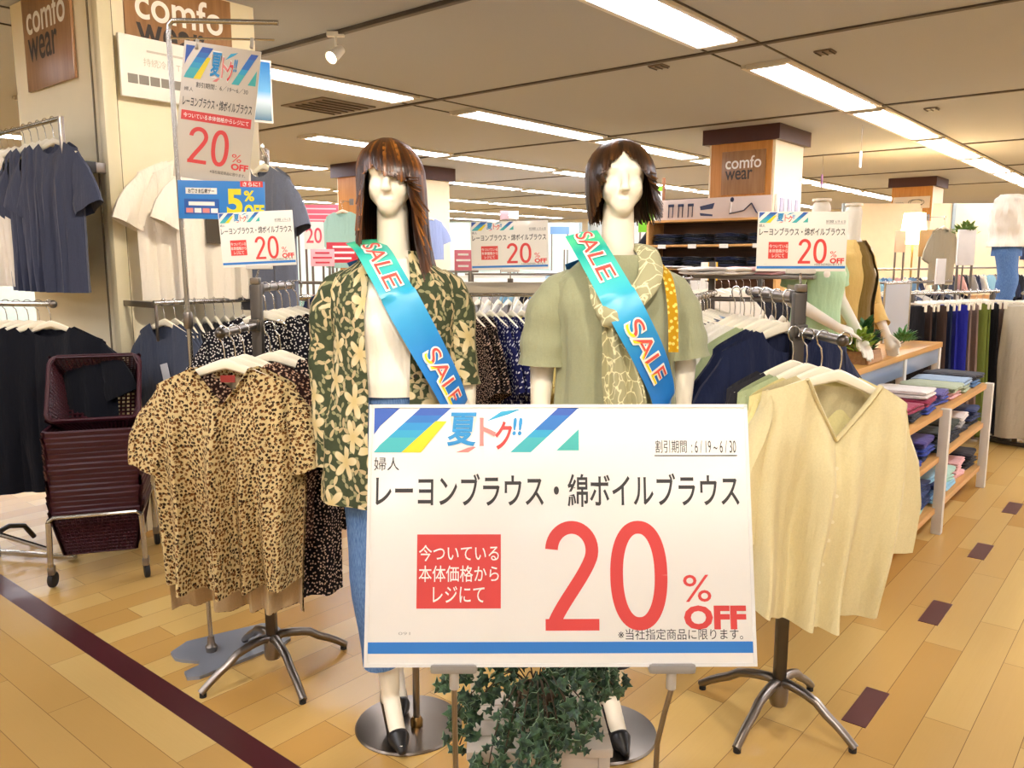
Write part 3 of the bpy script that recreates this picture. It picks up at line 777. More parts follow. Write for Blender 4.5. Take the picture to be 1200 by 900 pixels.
def ribbon(mb, pts, hw, y, mi=0):
    ids = []
    for i, (x, z) in enumerate(pts):
        a, b = pts[max(i-1, 0)], pts[min(i+1, len(pts)-1)]; dx, dz = b[0]-a[0], b[1]-a[1]; l = math.hypot(dx, dz) or 1
        ids.append((mb.vert((x-dz/l*hw, y, z+dx/l*hw)), mb.vert((x+dz/l*hw, y, z-dx/l*hw))))
    for p, q in zip(ids, ids[1:]): mb.face((p[0], p[1], q[1], q[0]), mi)
def numeral_20(mb, xa, xb, xc, xd, z0, z1, hw, y):
    """the tall thin '2' between xa and xb and '0' between xc and xd"""
    h = z1-z0; cx = (xa+xb)/2; rx = (xb-xa)/2-hw; rz_ = h*.27-hw
    cz = z1-hw-rz_
    pts = [(cx+rx*cos(a), cz+rz_*sin(a)) for a in [R(178-198*i/24) for i in range(25)]]
    lx, lz = pts[-1]
    P = [(lx, lz), (lerp(lx, cx, .42), lerp(lz, z0, .30)), (lerp(xa+hw, cx, .38), lerp(lz, z0, .66)), (xa+hw*1.15, z0+hw*.6)]
    for i in range(1, 19):
        t = i/18; k = 1-t
        pts.append(tuple(k**3*P[0][j]+3*k*k*t*P[1][j]+3*k*t*t*P[2][j]+t**3*P[3][j] for j in (0, 1)))
    ribbon(mb, pts, hw, y)
    mb.poly([(xa, y-.0001, z0), (xb, y-.0001, z0), (xb, y-.0001, z0+1.75*hw), (xa, y-.0001, z0+1.75*hw)])
    cx, cz, rx, rz_ = (xc+xd)/2, (z0+z1)/2, (xd-xc)/2-hw, h/2-hw
    ribbon(mb, [(cx+rx*math.copysign(abs(cos(a))**.9, cos(a)), cz+rz_*math.copysign(abs(sin(a))**.9, sin(a))) for a in [2*pi*i/64 for i in range(65)]], hw, y)
def card_land(t, W, H, fine=True, th=.008):
    X = lambda a: (a-.5)*W
    Z = lambda b: (.5-b)*H
    y = -th/2-.0006
    MB().box((0, 0, 0), (W, th, H), None, 0, .0015).build('card', CARD, t)
    banner_mb(X(.012), X(.553), Z(.187), Z(.012), y).build('printed_banner', BMATS, t)
    mb = MB()
    text_mb('割引期間', X(.755), X(.838), Z(.190), Z(.140), 0, y, 0, 0, mb); text_mb(': 6 / 19 ~ 6 / 30', X(.850), X(.968), Z(.190), Z(.142), 0, y, 0, 0, mb)
    text_mb('婦人', X(.014), X(.080), Z(.258), Z(.206), .0, y, 0, 0, mb)
    text_mb('レーヨンブラウス・綿ボイルブラウス', X(.020), X(.972), Z(.400), Z(.270), .012, y, 0, 0, mb)
    text_mb('※当社指定商品に限ります。', X(.648), X(.968), Z(.903), Z(.862), .0, y, 0, 0, mb)
    mb.build('printed_lettering', P_BLK, t)
    MB().poly([(X(.752), y, Z(.203)), (X(.970), y, Z(.203)), (X(.970), y, Z(.199)), (X(.752), y, Z(.199))]).build('underline', P_BLK, t)
    mb = MB()
    numeral_20(mb, X(.462), X(.600), X(.630), X(.778), Z(.868), Z(.454), W*.0165, y)
    text_mb('%', X(.818), X(.890), Z(.762), Z(.660), .0, y, 0, 0, mb); text_mb('OFF', X(.818), X(.978), Z(.866), Z(.775), .045, y, 0, 0, mb)
    mb.build('discount_lettering', P_RED, t)
    MB().box(((X(.13)+X(.347))/2, y+.0002, (Z(.505)+Z(.785))/2), (X(.347)-X(.13), .0008, Z(.505)-Z(.785)), None, 0, 0).build('red_panel', P_RED, t)
    mb = MB()
    for i, s in enumerate(('今ついている', '本体価格から', 'レジにて')):
        xx = (.135, .342) if i < 2 else (.172, .305)
        text_mb(s, X(xx[0]), X(xx[1]), Z(.607+.078*i), Z(.545+.078*i), .006, y-.0006, 0, 0, mb)
    mb.build('panel_lettering', P_WHT, t)
    MB().box((0, y+.0002, Z(.931)), (W*.985, .0008, H*.042)).build('blue_bar', P_BLUE, t)
    text_mb('091', X(.085), X(.115), Z(.883), Z(.872), 0, y).build('code_lettering', P_GREY, t)
def card_port(t, W, H, th=.004):
    X = lambda a: (a-.5)*W
    Z = lambda b: (.5-b)*H
    y = -th/2-.0006
    MB().box((0, 0, 0), (W, th, H), None, 0, .001).build('card', mat('#d9cdb8', .4, var=.01), t)
    banner_mb(X(.03), X(.97), Z(.265), Z(.03), y).build('printed_banner', BMATS, t)
    mb = MB()
    text_mb('割引期間：6／19～6／30', X(.20), X(.88), Z(.325), Z(.285), 0, y, 0, 0, mb)
    text_mb('婦人', X(.05), X(.17), Z(.36), Z(.33), 0, y, 0, 0, mb)
    text_mb('レーヨンブラウス・綿ボイルブラウス', X(.045), X(.955), Z(.47), Z(.395), .015, y, 0, 0, mb)
    text_mb('※当社指定商品に限ります。', X(.48), X(.95), Z(.935), Z(.910), 0, y, 0, 0, mb)
    mb.build('printed_lettering', P_BLK, t)
    MB().box((0, y+.0002, Z(.535)), (W*.92, .0008, H*.07)).build('red_panel', P_RED, t)
    text_mb('今ついている本体価格からレジにて', X(.07), X(.93), Z(.553), Z(.517), .006, y-.0006).build('panel_lettering', P_WHT, t)
    mb = MB()
    numeral_20(mb, X(.17), X(.42), X(.47), X(.70), Z(.88), Z(.61), W*.027, y)
    text_mb('%', X(.75), X(.88), Z(.83), Z(.77), 0, y, 0, 0, mb); text_mb('OFF', X(.75), X(.98), Z(.89), Z(.84), .045, y, 0, 0, mb)
    mb.build('discount_lettering', P_RED, t)
# ---- the big sign and its stand
p0, p1, p2, p3 = at(435.5, 475, 1.507), at(876, 475, 1.507), at(427, 779, 1.376), at(883.5, 781, 1.376)
ctr = (p0+p1+p2+p3)/4; upv = ((p0+p1)-(p2+p3))/2; Hs = upv.length; Ws = ((p1-p0).length+(p3-p2).length)/2
lean = math.atan2(upv.y, upv.z)
S1 = thing('price_sign', 'large white landscape sale sign with red 20 in front of the two mannequins', 'sign', ctr)
S1.rotation_euler = (-lean, 0, R(.3))
card_land(S1, Ws, Hs, th=.012)
# laminated edge frame
fr = MB()
for s in (-1, 1):
    fr.box((s*(Ws/2-.002), 0, 0), (.006, .016, Hs+.002)); fr.box((0, 0, s*(Hs/2-.002)), (Ws, .016, .006))
fr.build('edge_frame', mat('#efece2', .25), S1)
ST = thing('sign_stand', 'grey wire stand with two rods under the large white sale sign', 'stand', (ctr.x, p2.y+.0, 0))
zb = p2.z
for s, px, bend in ((-1, 532, -.0), (1, 787, -.02)):
    q = at(px, 782, p2.y); x = q.x-ctr.x
    MB().box((x, .004, zb-.004), (.085, .034, .018), None, 0, .007).build('clamp', mat('#9a958c', .4), ST)
    pts = [(x, .0, zb-.01), (x, .0, zb-.05), (x+bend*.5, .005, zb-.10), (x+bend, .01, zb-.16), (x+bend, .03, .35), (x+bend, .05, .02)]
    MB().tube(pts, .0052, 8).build('rod', STEEL, ST)
    MB().tube([(x, 0, zb-.012), (x, 0, zb-.045)], .009, 10).build('socket', mat('#b5afa4', .4), ST)
MB().box((0, .05, .01), (.52, .32, .02), None, 0, .006).build('base_plate', STEEL, ST)
# ---- tall poster stand left
SB = Vector((-1.135, 2.90, 0))
t = thing('poster_stand', 'tall grey pole stand with a bent top arm beside the near pillar', 'stand', SB, R(-4))
z_t = 2.268
MB().tube([(0, 0, .02)]+[(-.025*k, 0, .02+(z_t-.06)*k) for k in (.25, .5, .75, 1)]+[(-.022, 0, z_t-.012), (-.008, 0, z_t), (.02, .004, z_t+.001), (.345, .03, z_t-.005)], .0085, 10).build('pole', CHROME, t)
MB().tube([(-.02, 0, z_t-.055), (.33, .03, z_t-.06)], .0035, 6).build('cross_wire', CHROME, t)
MB().lathe([(.02, 0), (.022, .02), (.014, .03), (.012, .06)], 14, (0, 0, .012)).build('socket', STEEL, t)
MB().lathe([(.013, -.03), (.016, -.02), (.016, .02), (.013, .03)], 12, (-.0145, 0, 1.26)).build('height_collar', STEEL, t)
hook_x = (.07, .26)
for hx in hook_x: MB().tube([(hx, .01, z_t-.058), (hx, .008, z_t-.075), (hx, .0, z_t-.092)], .006, 6).build('clip', mat('#b9b3a6', .3), t)
bp = MB().prism([(-.15, -.02), (-.13, .07), (.10, .245), (.15, .25), (.26, .13), (.25, .085), (.04, -.19), (-.0, -.20), (-.03, -.16), (.0, -.11), (-.01, -.08), (-.08, -.075), (-.11, -.065)], .012, 'z', (0, 0, .006)).build('base_plate', mat('#8c9098', .35, .3), t)
def hung_card(name, label, pa_, pb, pc, Y, kind, rz=0.0, fn=None, lean=0.0):
    """card whose top-left, top-right, bottom-left photo corners are pa_, pb, pc at distance Y"""
    a, b, c = at(pa_[0], pa_[1], Y), at(pb[0], pb[1], Y), at(pc[0], pc[1], Y)
    W = (b-a).length/max(cos(rz), .2); H = (c-a).length; ct = (b+c)/2
    t = thing(name, label, 'sign', ct); t.rotation_euler = (0, math.atan2(-(b-a).z, (b-a).x), rz)
    fn(t, W, H); return t
hung_card('price_poster', 'tall narrow sale poster with red 20 hanging from the pole stand', (204, 46), (294, 60), (215, 207), 2.9, 'port', 0, card_port)
def card_blue(t, W, H):
    MB().box((0, 0, 0), (W, .003, H), None, 0, .001).build('card', mat('#2f83cf', .4), t)
    y = -.0022; X = lambda a: (a-.5)*W
    Z = lambda b: (.5-b)*H
    MB().box(((X(.72)+X(.98))/2, y, Z(.07)), (W*.26, .0006, H*.15)).build('red_panel', P_RED, t)
    MB().box((X(.27), y, Z(.27)), (W*.36, .0006, H*.16)).build('ribbon', P_WHT, t)
    mb = MB(); mb.box((X(.27), y, Z(.68)), (W*.40, .0006, H*.40), None, 2); mb.box((X(.27), y-.0004, Z(.60)), (W*.30, .0006, H*.10), None, 1)
    for k in range(4): mb.box((X(.13+.095*k), y-.0004, Z(.78)), (W*.08, .0006, H*.12), None, 1 if k % 2 else 3)
    mb.build('printed_panels', [P_RED, P_WHT, mat('#2a5fae', .4), P_PINK], t)
    text_mb('お客さま感謝デー', X(.12), X(.42), Z(.33), Z(.21), .02, y-.0012).build('ribbon_lettering', P_BLK, t)
    text_mb('さらに！', X(.75), X(.95), Z(.13), Z(.02), .02, y-.0012).build('panel_lettering', P_WHT, t)
    mb = MB(); text_mb('5', X(.56), X(.74), Z(.90), Z(.20), .04, y-.0006, 0, 0, mb); text_mb('%', X(.76), X(.88), Z(.52), Z(.24), .03, y-.0006, 0, 0, mb); text_mb('OFF', X(.76), X(.99), Z(.96), Z(.60), .04, y-.0006, 0, 0, mb)
    mb.build('discount_lettering', P_YEL, t)
hung_card('coupon_card', 'blue landscape card with yellow 5 percent lettering below the tall sale poster', (207, 211), (309, 213), (211, 256), 2.88, 'b', 0, card_blue)
hung_card('price_card', 'small white sale card clipped above the leopard blouse rack', (254, 250), (341, 246), (263, 314), 2.80, 'l', 0, lambda t, W, H: card_land(t, W, H, th=.004))
def card_clip(p, q, label):
    t = thing('card_holder', label, 'holder', q)
    h = p-q
    MB().tube([(0, 0, 0), (h.x, h.y, h.z)], .0032, 6).build('rod', CHROME, t)
    MB().box((h.x, h.y, h.z), (.09, .012, .014), None, 0, .003).build('grip', mat('#d5cfc2', .3), t)
    MB().box((0, 0, .0), (.03, .03, .022), None, 0, .004).build('clamp', STEEL, t)
card_clip(at(304, 313, 2.80), Vector((AX_A, AY_A+.0, 1.402)), 'chrome card holder on the post of the leopard blouse rack')
hung_card('price_card', 'small white sale card above the rack between the two mannequins', (552, 260), (643, 258), (552, 317), 3.9, 'l', 0, lambda t, W, H: card_land(t, W, H, th=.004))
hung_card('price_card', 'small white sale card above the rack of cream and navy blouses', (887, 248), (993, 248), (887, 318), 2.5, 'l', 0, lambda t, W, H: card_land(t, W, H, th=.004))
card_clip(at(938, 318, 2.5), Vector((BX+.003, BY+.0, 1.388)), 'chrome card holder on the post of the cream blouse rack')
# ================================================================== WIGS
def hair_mat(name, c1, c2, c3):
    N = NT(name); o = N.uv()
    sx_ = N.add('ShaderNodeSeparateXYZ'); N.put(sx_.inputs[0], N.uv())
    wn = N.add('ShaderNodeTexWhiteNoise', noise_dimensions='1D'); N.put(wn.inputs['W'], sx_.outputs[0])
    n = N.math('ADD', N.math('MULTIPLY', wn.outputs[0], .55), N.math('ADD', N.math('MULTIPLY', N.math('SINE', N.math('MULTIPLY', sx_.outputs[1], 5.0)), .18), N.math('MULTIPLY', N.step(sx_.outputs[1], .68, .95), .45)))
    cr = N.add('ShaderNodeValToRGB'); N.put(cr.inputs[0], n)
    e = cr.color_ramp.elements; e[0].position = .12; e[0].color = srgb(c1); e[1].position = .82; e[1].color = srgb(c3)
    k = e.new(.5); k.color = srgb(c2)
    N.b.inputs['Anisotropic'].default_value = .5
    return N.fin(cr.outputs[0], .34, 0, .6)
def wig_mb(c, rad, theta_end, fall, seed, n=420, flare=None, capr=.965, whorl=(0, .02)):
    rnd = random.Random(seed); mb = MB(); c = Vector(c); rx, ry, rz = rad
    def S(ph, th, k=1.0):
        return c+Vector((rx*k*sin(th)*sin(ph)+whorl[0]*(cos(th) if th < pi/2 else 0), -ry*k*sin(th)*cos(ph)+whorl[1]*(cos(th) if th < pi/2 else 0), rz*k*cos(th)))
    # underlying cap
    rings = []
    for i in range(12):
        rings.append([S(2*pi*j/48, lerp(.01, theta_end(2*pi*j/48)*.80, i/11), capr) for j in range(48)])
    mb.loft(rings, True, 0, (False, False), [[(-3.0, i/11) for j in range(48)] for i in range(12)])
    for q in range(n):
        ph = rnd.uniform(-pi, pi); te = theta_end(ph)*rnd.uniform(.93, 1.04); f = fall(ph)*rnd.uniform(.82, 1.05)
        k = rnd.uniform(.975, 1.035); w_ = rnd.uniform(.006, .0105)
        pts = [S(ph+.012*sin(i+q), lerp(R(4), te, i/8), k) for i in range(9)]
        last = pts[-1]; prev = pts[-2]
        if f > .005:
            d0_ = (last-prev).normalized(); m = max(3, int(f/.035))
            out = Vector((sin(ph), -cos(ph), 0)); fl = flare(ph) if flare else 0.0
            dr = rnd.uniform(-.012, .012)
            p = last.copy(); d = d0_.copy()
            for i in range(m):
                d = d.lerp(Vector((0, 0, -1)), .55).normalized(); tt = (i+1)/m
                p = p+d*(f/m)+out*(fl*tt*tt/m)+Vector((-out.y, out.x, 0))*(dr/m)
                pts.append(p.copy())
        nn = len(pts); r = [w_*(.7+.3*sin(pi*min(1, i/(nn*.5))*.5))*(1 if i < nn*.6 else lerp(1, .12, (i-nn*.6)/(nn*.4))) for i in range(nn)]
        k0 = len(mb.v); mb.tube(pts, r, 5, 0, True, .32)
        for v_ in range(k0, len(mb.v)): mb.uv[v_] = (q*.731, (v_-k0)//5/nn)
    return mb
# ================================================================== MANNEQUINS
def ring(cx, cy, z, w_, d_, n=40, p0=0.0, p1=2*pi, e=1.0, wob=None):
    out = []
    for j in range(n):
        ph = lerp(p0, p1, j/(n if abs(p1-p0-2*pi) < 1e-6 else n-1)); s, c_ = sin(ph), cos(ph)
        k = 1+(wob(ph, z) if wob else 0)
        out.append((cx+w_*k*math.copysign(abs(s)**e, s), cy-d_*k*math.copysign(abs(c_)**e, c_), z))
    return out
def body_prims(hx=0.0, turn=0.0, handz=.86, arms=None, foot=(.05, -.14), foot2=(.02, -.14), la=(-.05, -.02), ra=(0, .12)):
    P = [('ell', (0, 0, .98), (.150, .10, .13)), ('ell', (0, 0, 1.12), (.112, .085, .13)), ('ell', (0, .0, 1.29), (.138, .10, .15)),
         ('ell', (-.062, -.065, 1.285), .058), ('ell', (.062, -.065, 1.285), .058), ('cap', (-.14, .01, 1.395), (.14, .01, 1.395), .042, .042),
         ('cap', (0, .015, 1.42), (0, .005, 1.62), .052, .045), ('cap', (-.09, .01, 1.42), (0, .01, 1.48), .03, .044), ('cap', (.09, .01, 1.42), (0, .01, 1.48), .03, .044)]
    # head
    P += [('ell', (hx, .012, 1.715), (.068, .090, .090)), ('cap', (hx, -.02, 1.69), (hx, -.045, 1.628), .058, .034), ('cap', (hx-.024, -.03, 1.66), (hx, -.05, 1.618), .035, .024), ('cap', (hx+.024, -.03, 1.66), (hx, -.05, 1.618), .035, .024),
          ('cap', (hx, -.078, 1.708), (hx, -.098, 1.668), .009, .012), ('ell', (hx-.009, -.092, 1.664), .009), ('ell', (hx+.009, -.092, 1.664), .009), ('cap', (hx-.04, -.058, 1.722), (hx+.04, -.058, 1.722), .017, .017), ('ell', (hx-.030, -.050, 1.672), (.026, .026, .034)), ('ell', (hx+.030, -.050, 1.672), (.026, .026, .034)), ('ell', (hx, -.045, 1.622), (.026, .028, .022)),
          ('cap', (hx-.014, -.076, 1.640), (hx+.014, -.076, 1.640), .006, .006)]
    for s, A in ((-1, arms[0]), (1, arms[1])):
        sh, el, wr = (Vector((s*.160, .01, 1.385)), Vector(A[0]), Vector(A[1]))
        P += [('cap', sh, el, .043, .036), ('cap', el, wr, .037, .025)]
        d = (wr-el).normalized(); side = Vector((0, -1, 0)); th = Vector((-s*.5, -1, 0)).normalized()
        pm = wr+d*.075
        P += [('cap', wr, pm, .024, .030)]
        nx = d.cross(Vector((s, 0, 0))).normalized()
        for i, (o_, L) in enumerate(((-.030, .062), (-.010, .075), (.010, .070), (.029, .055))):
            b = pm+nx*o_+d*.012; m_ = b+d*L*.5; e = m_+d*L*.5+Vector((-s*.012, 0, 0))
            P += [('cap', b, m_, .0095, .0088), ('cap', m_, e, .0088, .0068)]
        tb = wr+d*.03+nx*(-.026); te = tb+d*.045+nx*(-.022); P += [('cap', tb, te, .011, .009), ('cap', te, te+d*.025, .009, .007)]
    for s, an, ft in ((-1, la, foot), (1, ra, foot2)):
        hip = Vector((s*.078, 0, .93)); kn = Vector(((s*.078+an[0])/2, an[1]-.02, .53)); ak = Vector((an[0], an[1], .145))
        P += [('cap', hip, kn, .080, .052), ('cap', kn, kn.lerp(ak, .35), .050, .048), ('cap', kn.lerp(ak, .35), ak, .048, .030)]
        toe = ak+Vector((ft[0], ft[1], -.112)); ball = ak+Vector((ft[0]*.75, ft[1]*.72, -.108))
        P += [('cap', ak, ak+Vector((-ft[0]*.2, .025, -.045)), .030, .026), ('cap', ak+Vector((0, 0, -.02)), ball, .028, .026), ('cap', ball, toe, .026, .014)]
    return P
def pump(parent, an, ft):
    ak = Vector((an[0], an[1], .145)); toe = ak+Vector((ft[0]*1.06, ft[1]*1.06, -.118)); ball = ak+Vector((ft[0]*.75, ft[1]*.72, -.116)); heel = ak+Vector((-ft[0]*.22, .036, -.055))
    P = [('cap', heel, heel+Vector((-ft[0]*.02, .004, .028)), .029, .026), ('cap', heel+Vector((0, 0, -.006)), ball+Vector((0, 0, .004)), .027, .0315), ('cap', ball+Vector((0, 0, .010)), toe, .034, .013), ('cap', heel+Vector((0, .012, -.02)), Vector((heel.x, heel.y+.018, .018)), .016, .006)]
    return organic('pump_shoe', P, .004, BLACK, parent, 4)
def base_and_pole(t, bx=.0, by=.0, px_=.03, py_=.0, r=.168):
    MB().lathe([(.0, 0), (r, 0), (r+.002, .004), (r-.002, .010), (.05, .014), (0, .014)], 48, (bx, by, 0), 0, False).build('base_plate', mat('#8d8378', .28, 1., .5, .12, name='base_metal'), t)
    MB().tube([(px_, py_, .012), (px_, py_, .56)], .011, 12).build('support_pole', STEEL, t)
    MB().lathe([(.02, 0), (.02, .02), (.013, .03)], 14, (px_, py_, .013)).build('pole_socket', mat('#9a7a4a', .3, 1.), t)
# floral print
N = NT('floral_print'); o_ = N.uv()
base = N.mix(N.noise(40, o_, 2.0, '2D'), srgb('#3a4230'), srgb('#4a513a'))
def petals(scale, k, r0, r1, seed, stretch=(1, 1, 1), rot=0, pw=1.0):
    co = N.mapping(o_, (scale*stretch[0], scale*stretch[1], 1), (0, 0, rot), (seed, seed*1.7, 0))
    vo = N.add('ShaderNodeTexVoronoi', voronoi_dimensions='2D'); vo.inputs['Scale'].default_value = 1.0; vo.inputs['Randomness'].default_value = .8; N.put(vo.inputs['Vector'], co)
    sub = N.add('ShaderNodeVectorMath', operation='SUBTRACT'); N.put(sub.inputs[0], co); N.put(sub.inputs[1], vo.outputs['Position'])
    sp = N.add('ShaderNodeSeparateXYZ'); N.put(sp.inputs[0], sub.outputs[0])
    an = N.math('ARCTAN2', sp.outputs[1], sp.outputs[0])
    sc = N.add('ShaderNodeSeparateColor'); N.put(sc.inputs[0], vo.outputs['Color'])
    an2 = N.math('ADD', N.math('MULTIPLY', an, k), N.math('MULTIPLY', sc.outputs[0], 6.28))
    lim = N.math('ADD', r0, N.math('MULTIPLY', N.math('POWER', N.math('ABSOLUTE', N.math('SINE', an2)), pw), r1))
    d = N.math('SUBTRACT', lim, vo.outputs['Distance'])
    return N.step(d, 0, .03), vo.outputs['Distance'], sc.outputs[1], d
m3, d3, r3, e3 = petals(26, 1.0, .04, .50, 3.1, (1, 1.1, 1), .5, 5.0)
m2, d2, r2, e2 = petals(17, 1.5, .05, .46, 7.7, (1.1, 1, 1), 2.2, 4.0)
m1, d1, r1, e1 = petals(10.5, 2.5, .15, .33, 1.3, (1, .8, 1), .2, 1.6)
col = N.mix(m3, base, N.mix(r3, srgb('#9d9673'), srgb('#898a63')))
col = N.mix(m2, col, N.mix(r2, srgb('#c4b48a'), srgb('#b5a17a')))
fl = N.mix(N.step(d1, .05, .4), srgb('#c9b47e'), srgb('#d6c9a2'))
fl = N.mix(N.step(e1, .05, .0), fl, srgb('#94855a'))
col = N.mix(N.math('MULTIPLY', m1, N.step(r1, .2, .25)), col, fl)
N.bump(N.noise(60, N.obj(), 4.0), .12, .003)
FLORAL = N.fin(col, .85, 0, .12)
N = NT('denim'); o_ = N.obj()
n = N.noise(1.0, N.mapping(o_, (500, 500, 60)), 3.0)
DENIM = N.fin(N.mix(N.step(n, .3, .7), srgb('#3f5f8f'), srgb('#6f8fba')), .85, 0, .15)
def draped(name, m, parent, levels, gap=None, n=56, wob=None, e=1.0, cy=0.0):
    rings = []; uvs = []
    K = 34; zs_ = [lv[0] for lv in levels]
    for i in range(K):
        z = lerp(zs_[0], zs_[-1], i/(K-1)); w_ = curve([(a[0], a[1]) for a in levels], z); d_ = curve([(a[0], a[2]) for a in levels], z)
        cx = curve([(a[0], a[3] if len(a) > 3 else 0) for a in levels], z)
        if gap:
            g = curve(gap, z); p = math.asin(clamp(g/w_, 0, .95)); r_ = ring(cx, cy, z, w_, d_, n, p, 2*pi-p, e, wob); cl = False
        else: r_ = ring(cx, cy, z, w_, d_, n, 0, 2*pi, e, wob); cl = True
        rings.append(r_); uvs.append([(lerp(0, 2*pi, j/n)*.18, z) for j in range(n)])
    return MB().loft(rings, cl, 0, (False, False), uvs)
def sleeve(mb, pts, rads, flat=.9, uo=.0):
    pts = [Vector(p) for p in pts]; rings = []; uvs = []; n = 18
    fine = []; fr_ = []
    for i in range(len(pts)-1):
        for k in range(5): fine.append(pts[i].lerp(pts[i+1], k/5)); fr_.append(lerp(rads[i], rads[i+1], k/5))
    fine.append(pts[-1]); fr_.append(rads[-1])
    for i, p in enumerate(fine):
        d = (fine[min(i+1, len(fine)-1)]-fine[max(i-1, 0)]).normalized(); a = d.cross(Vector((0, 1, 0))).normalized(); b = a.cross(d)
        r = fr_[i]*(1+.035*sin(i*1.3))
        rings.append([p+a*r*cos(2*pi*j/n)+b*r*flat*sin(2*pi*j/n)*(1+.05*sin(4*pi*j/n+i*.6)) for j in range(n)])
        uvs.append([(uo+r*2*pi*j/n, p.z) for j in range(n)])
    mb.loft(rings, True, 0, (False, False), uvs)
def catmull(pts, n):
    pts = [Vector(p) for p in pts]; P = [2*pts[0]-pts[1]]+pts+[2*pts[-1]-pts[-2]]; out = []
    for i in range(1, len(P)-2):
        for k in range(n):
            t = k/n; a, b, c, d = P[i-1], P[i], P[i+1], P[i+2]
            out.append(.5*((2*b)+(c-a)*t+(2*a-5*b+4*c-d)*t*t+(3*b-a-3*c+d)*t**3))
    out.append(pts[-1]); return out
N = NT('sash_print'); s_ = N.add('ShaderNodeSeparateXYZ'); N.put(s_.inputs[0], N.uv())
cr = N.add('ShaderNodeValToRGB'); N.put(cr.inputs[0], s_.outputs[0]); el = cr.color_ramp.elements
el[0].position = 0; el[0].color = srgb('#35c3a0'); el[1].position = 1; el[1].color = srgb('#1f6fc4')
for ps, h in ((.06, '#57d39a'), (.16, '#20a99c'), (.28, '#53d0c0'), (.45, '#2fa6d0'), (.7, '#2583d4')):
    k = el.new(ps); k.color = srgb(h)
SASHM = N.fin(cr.outputs[0], .32, 0, .5)
def sash(parent, pts, back, width, t1, t2):
    C_ = catmull(pts, 12); full = catmull(pts+back, 12)
    def frame(L, i):
        p = L[i]; d = (L[min(i+1, len(L)-1)]-L[max(i-1, 0)]).normalized()
        n = Vector((p.x*.75, p.y+.02, .10 if p.z > 1.38 else 0)); n.z += max(0, (p.z-1.36))*1.6
        n = (n-d*n.dot(d)).normalized(); return p, d, n, n.cross(d).normalized()
    rows = []; uvs = []
    for i in range(len(full)):
        p, d, n, b = frame(full, i)
        if b.x+b.z < 0 and i < len(C_): b = -b
        rows.append([p+b*width*q/2-n*.004*abs(q) for q in (-1, -.5, 0, .5, 1)]); uvs.append([(clamp(i/(len(C_)-1)), q/4) for q in range(5)])
    s = MB().loft(rows, False, 0, (False, False), uvs).build('sale_sash', SASHM, parent)
    total = len(C_)-1
    def wrap(mb, out):
        for k, (x, y, z) in enumerate(mb.v):
            i = clamp(x, 0, 1)*total; i0 = min(int(i), total-1); fr_ = i-i0
            p0_, d0_, n0, b0 = frame(C_, i0); p1_, d1_, n1, b1 = frame(C_, i0+1)
            if b0.x+b0.z < 0: b0 = -b0
            if b1.x+b1.z < 0: b1 = -b1
            mb.v[k] = tuple(p0_.lerp(p1_, fr_)+b0.lerp(b1, fr_)*z*width+n0.lerp(n1, fr_)*out)
        return mb
    for a, b in (t1, t2):
        wrap(text_mb('SALE', a-.006, b+.006, -.30, .30, .05), .003).build('sash_lettering', P_WHT, s)
        L_ = text_mb('SALE', a, b, -.25, .25, .0); zc = [v[0] for v in L_.v]
        for fi, f in enumerate(L_.f):
            xm = sum(L_.v[i][2] for i in f)/len(f); L_.m[fi] = 1 if xm < -.12 and a > .3 else 0
        wrap(L_, .0055).build('sash_lettering', [mat('#e0574f', .4), P_YEL], s)
    return s
# ------------------------------------------------------------------ longer-haired mannequin
ML = Vector((-.345, 2.40, 0))
TL = thing('mannequin', 'white mannequin with long brown hair in a floral jacket, white top and jeans', 'mannequin', ML)
la, ra = (-.035, -.02), (-.045, .155); ft, ft2 = (.05, -.135), (.035, -.12)
organic('body', body_prims(-.003, 0, .86, ((( -.205, .01, 1.16), (-.165, -.02, .95)), ((.205, .02, 1.17), (.21, -.03, .96))), ft, ft2, la, ra), .0062, SKIN, TL)
base_and_pole(TL, .015, .02, .043, .0)
for a_, f_ in ((la, ft), (ra, ft2)): pump(TL, a_, f_)
# jeans
jm = MB()
K = [(1.125, .128, .105), (1.09, .135, .108), (.98, .165, .118), (.88, .168, .112)]
jm.loft([ring(0, 0, z, w_, d_, 36) for z, w_, d_ in K][::-1], True)
for s, an in ((-1, la), (1, ra)):
    hip = Vector((s*.078, 0, .93)); kn = Vector(((s*.078+an[0])/2-(.02 if s < 0 else 0), an[1]-.02, .53)); ak = Vector((an[0]-.02*(s < 0), an[1], .24))
    sleeve(jm, [hip, kn, ak], [.092, .07, .062], 1.05)
jo = jm.build('jeans', DENIM, TL)
MB().loft([ring(0, 0, z, .131, .108, 36) for z in (1.095, 1.13)], True).build('waistband', mat('#3a5a8c', .85), jo)
MB().lathe([(0, -.002), (.008, -.002), (.008, .002), (0, .002)], 12).build('button', mat('#a89a80', .3, 1.), jo, (.045, -.1045, 1.11), (pi/2, 0, 0))
SHIRTM = cloth('#fbf4e4', .03)
draped('shirt', SHIRTM, TL, [(1.085, .148, .118), (1.13, .155, .124), (1.20, .142, .12), (1.29, .145, .135), (1.36, .148, .122), (1.42, .125, .09), (1.455, .085, .066), (1.475, .070, .060)],
       wob=lambda ph, z: .018*sin(5*ph+z*9)*smooth((1.35-z)*4)).build('shirt', SHIRTM, TL)
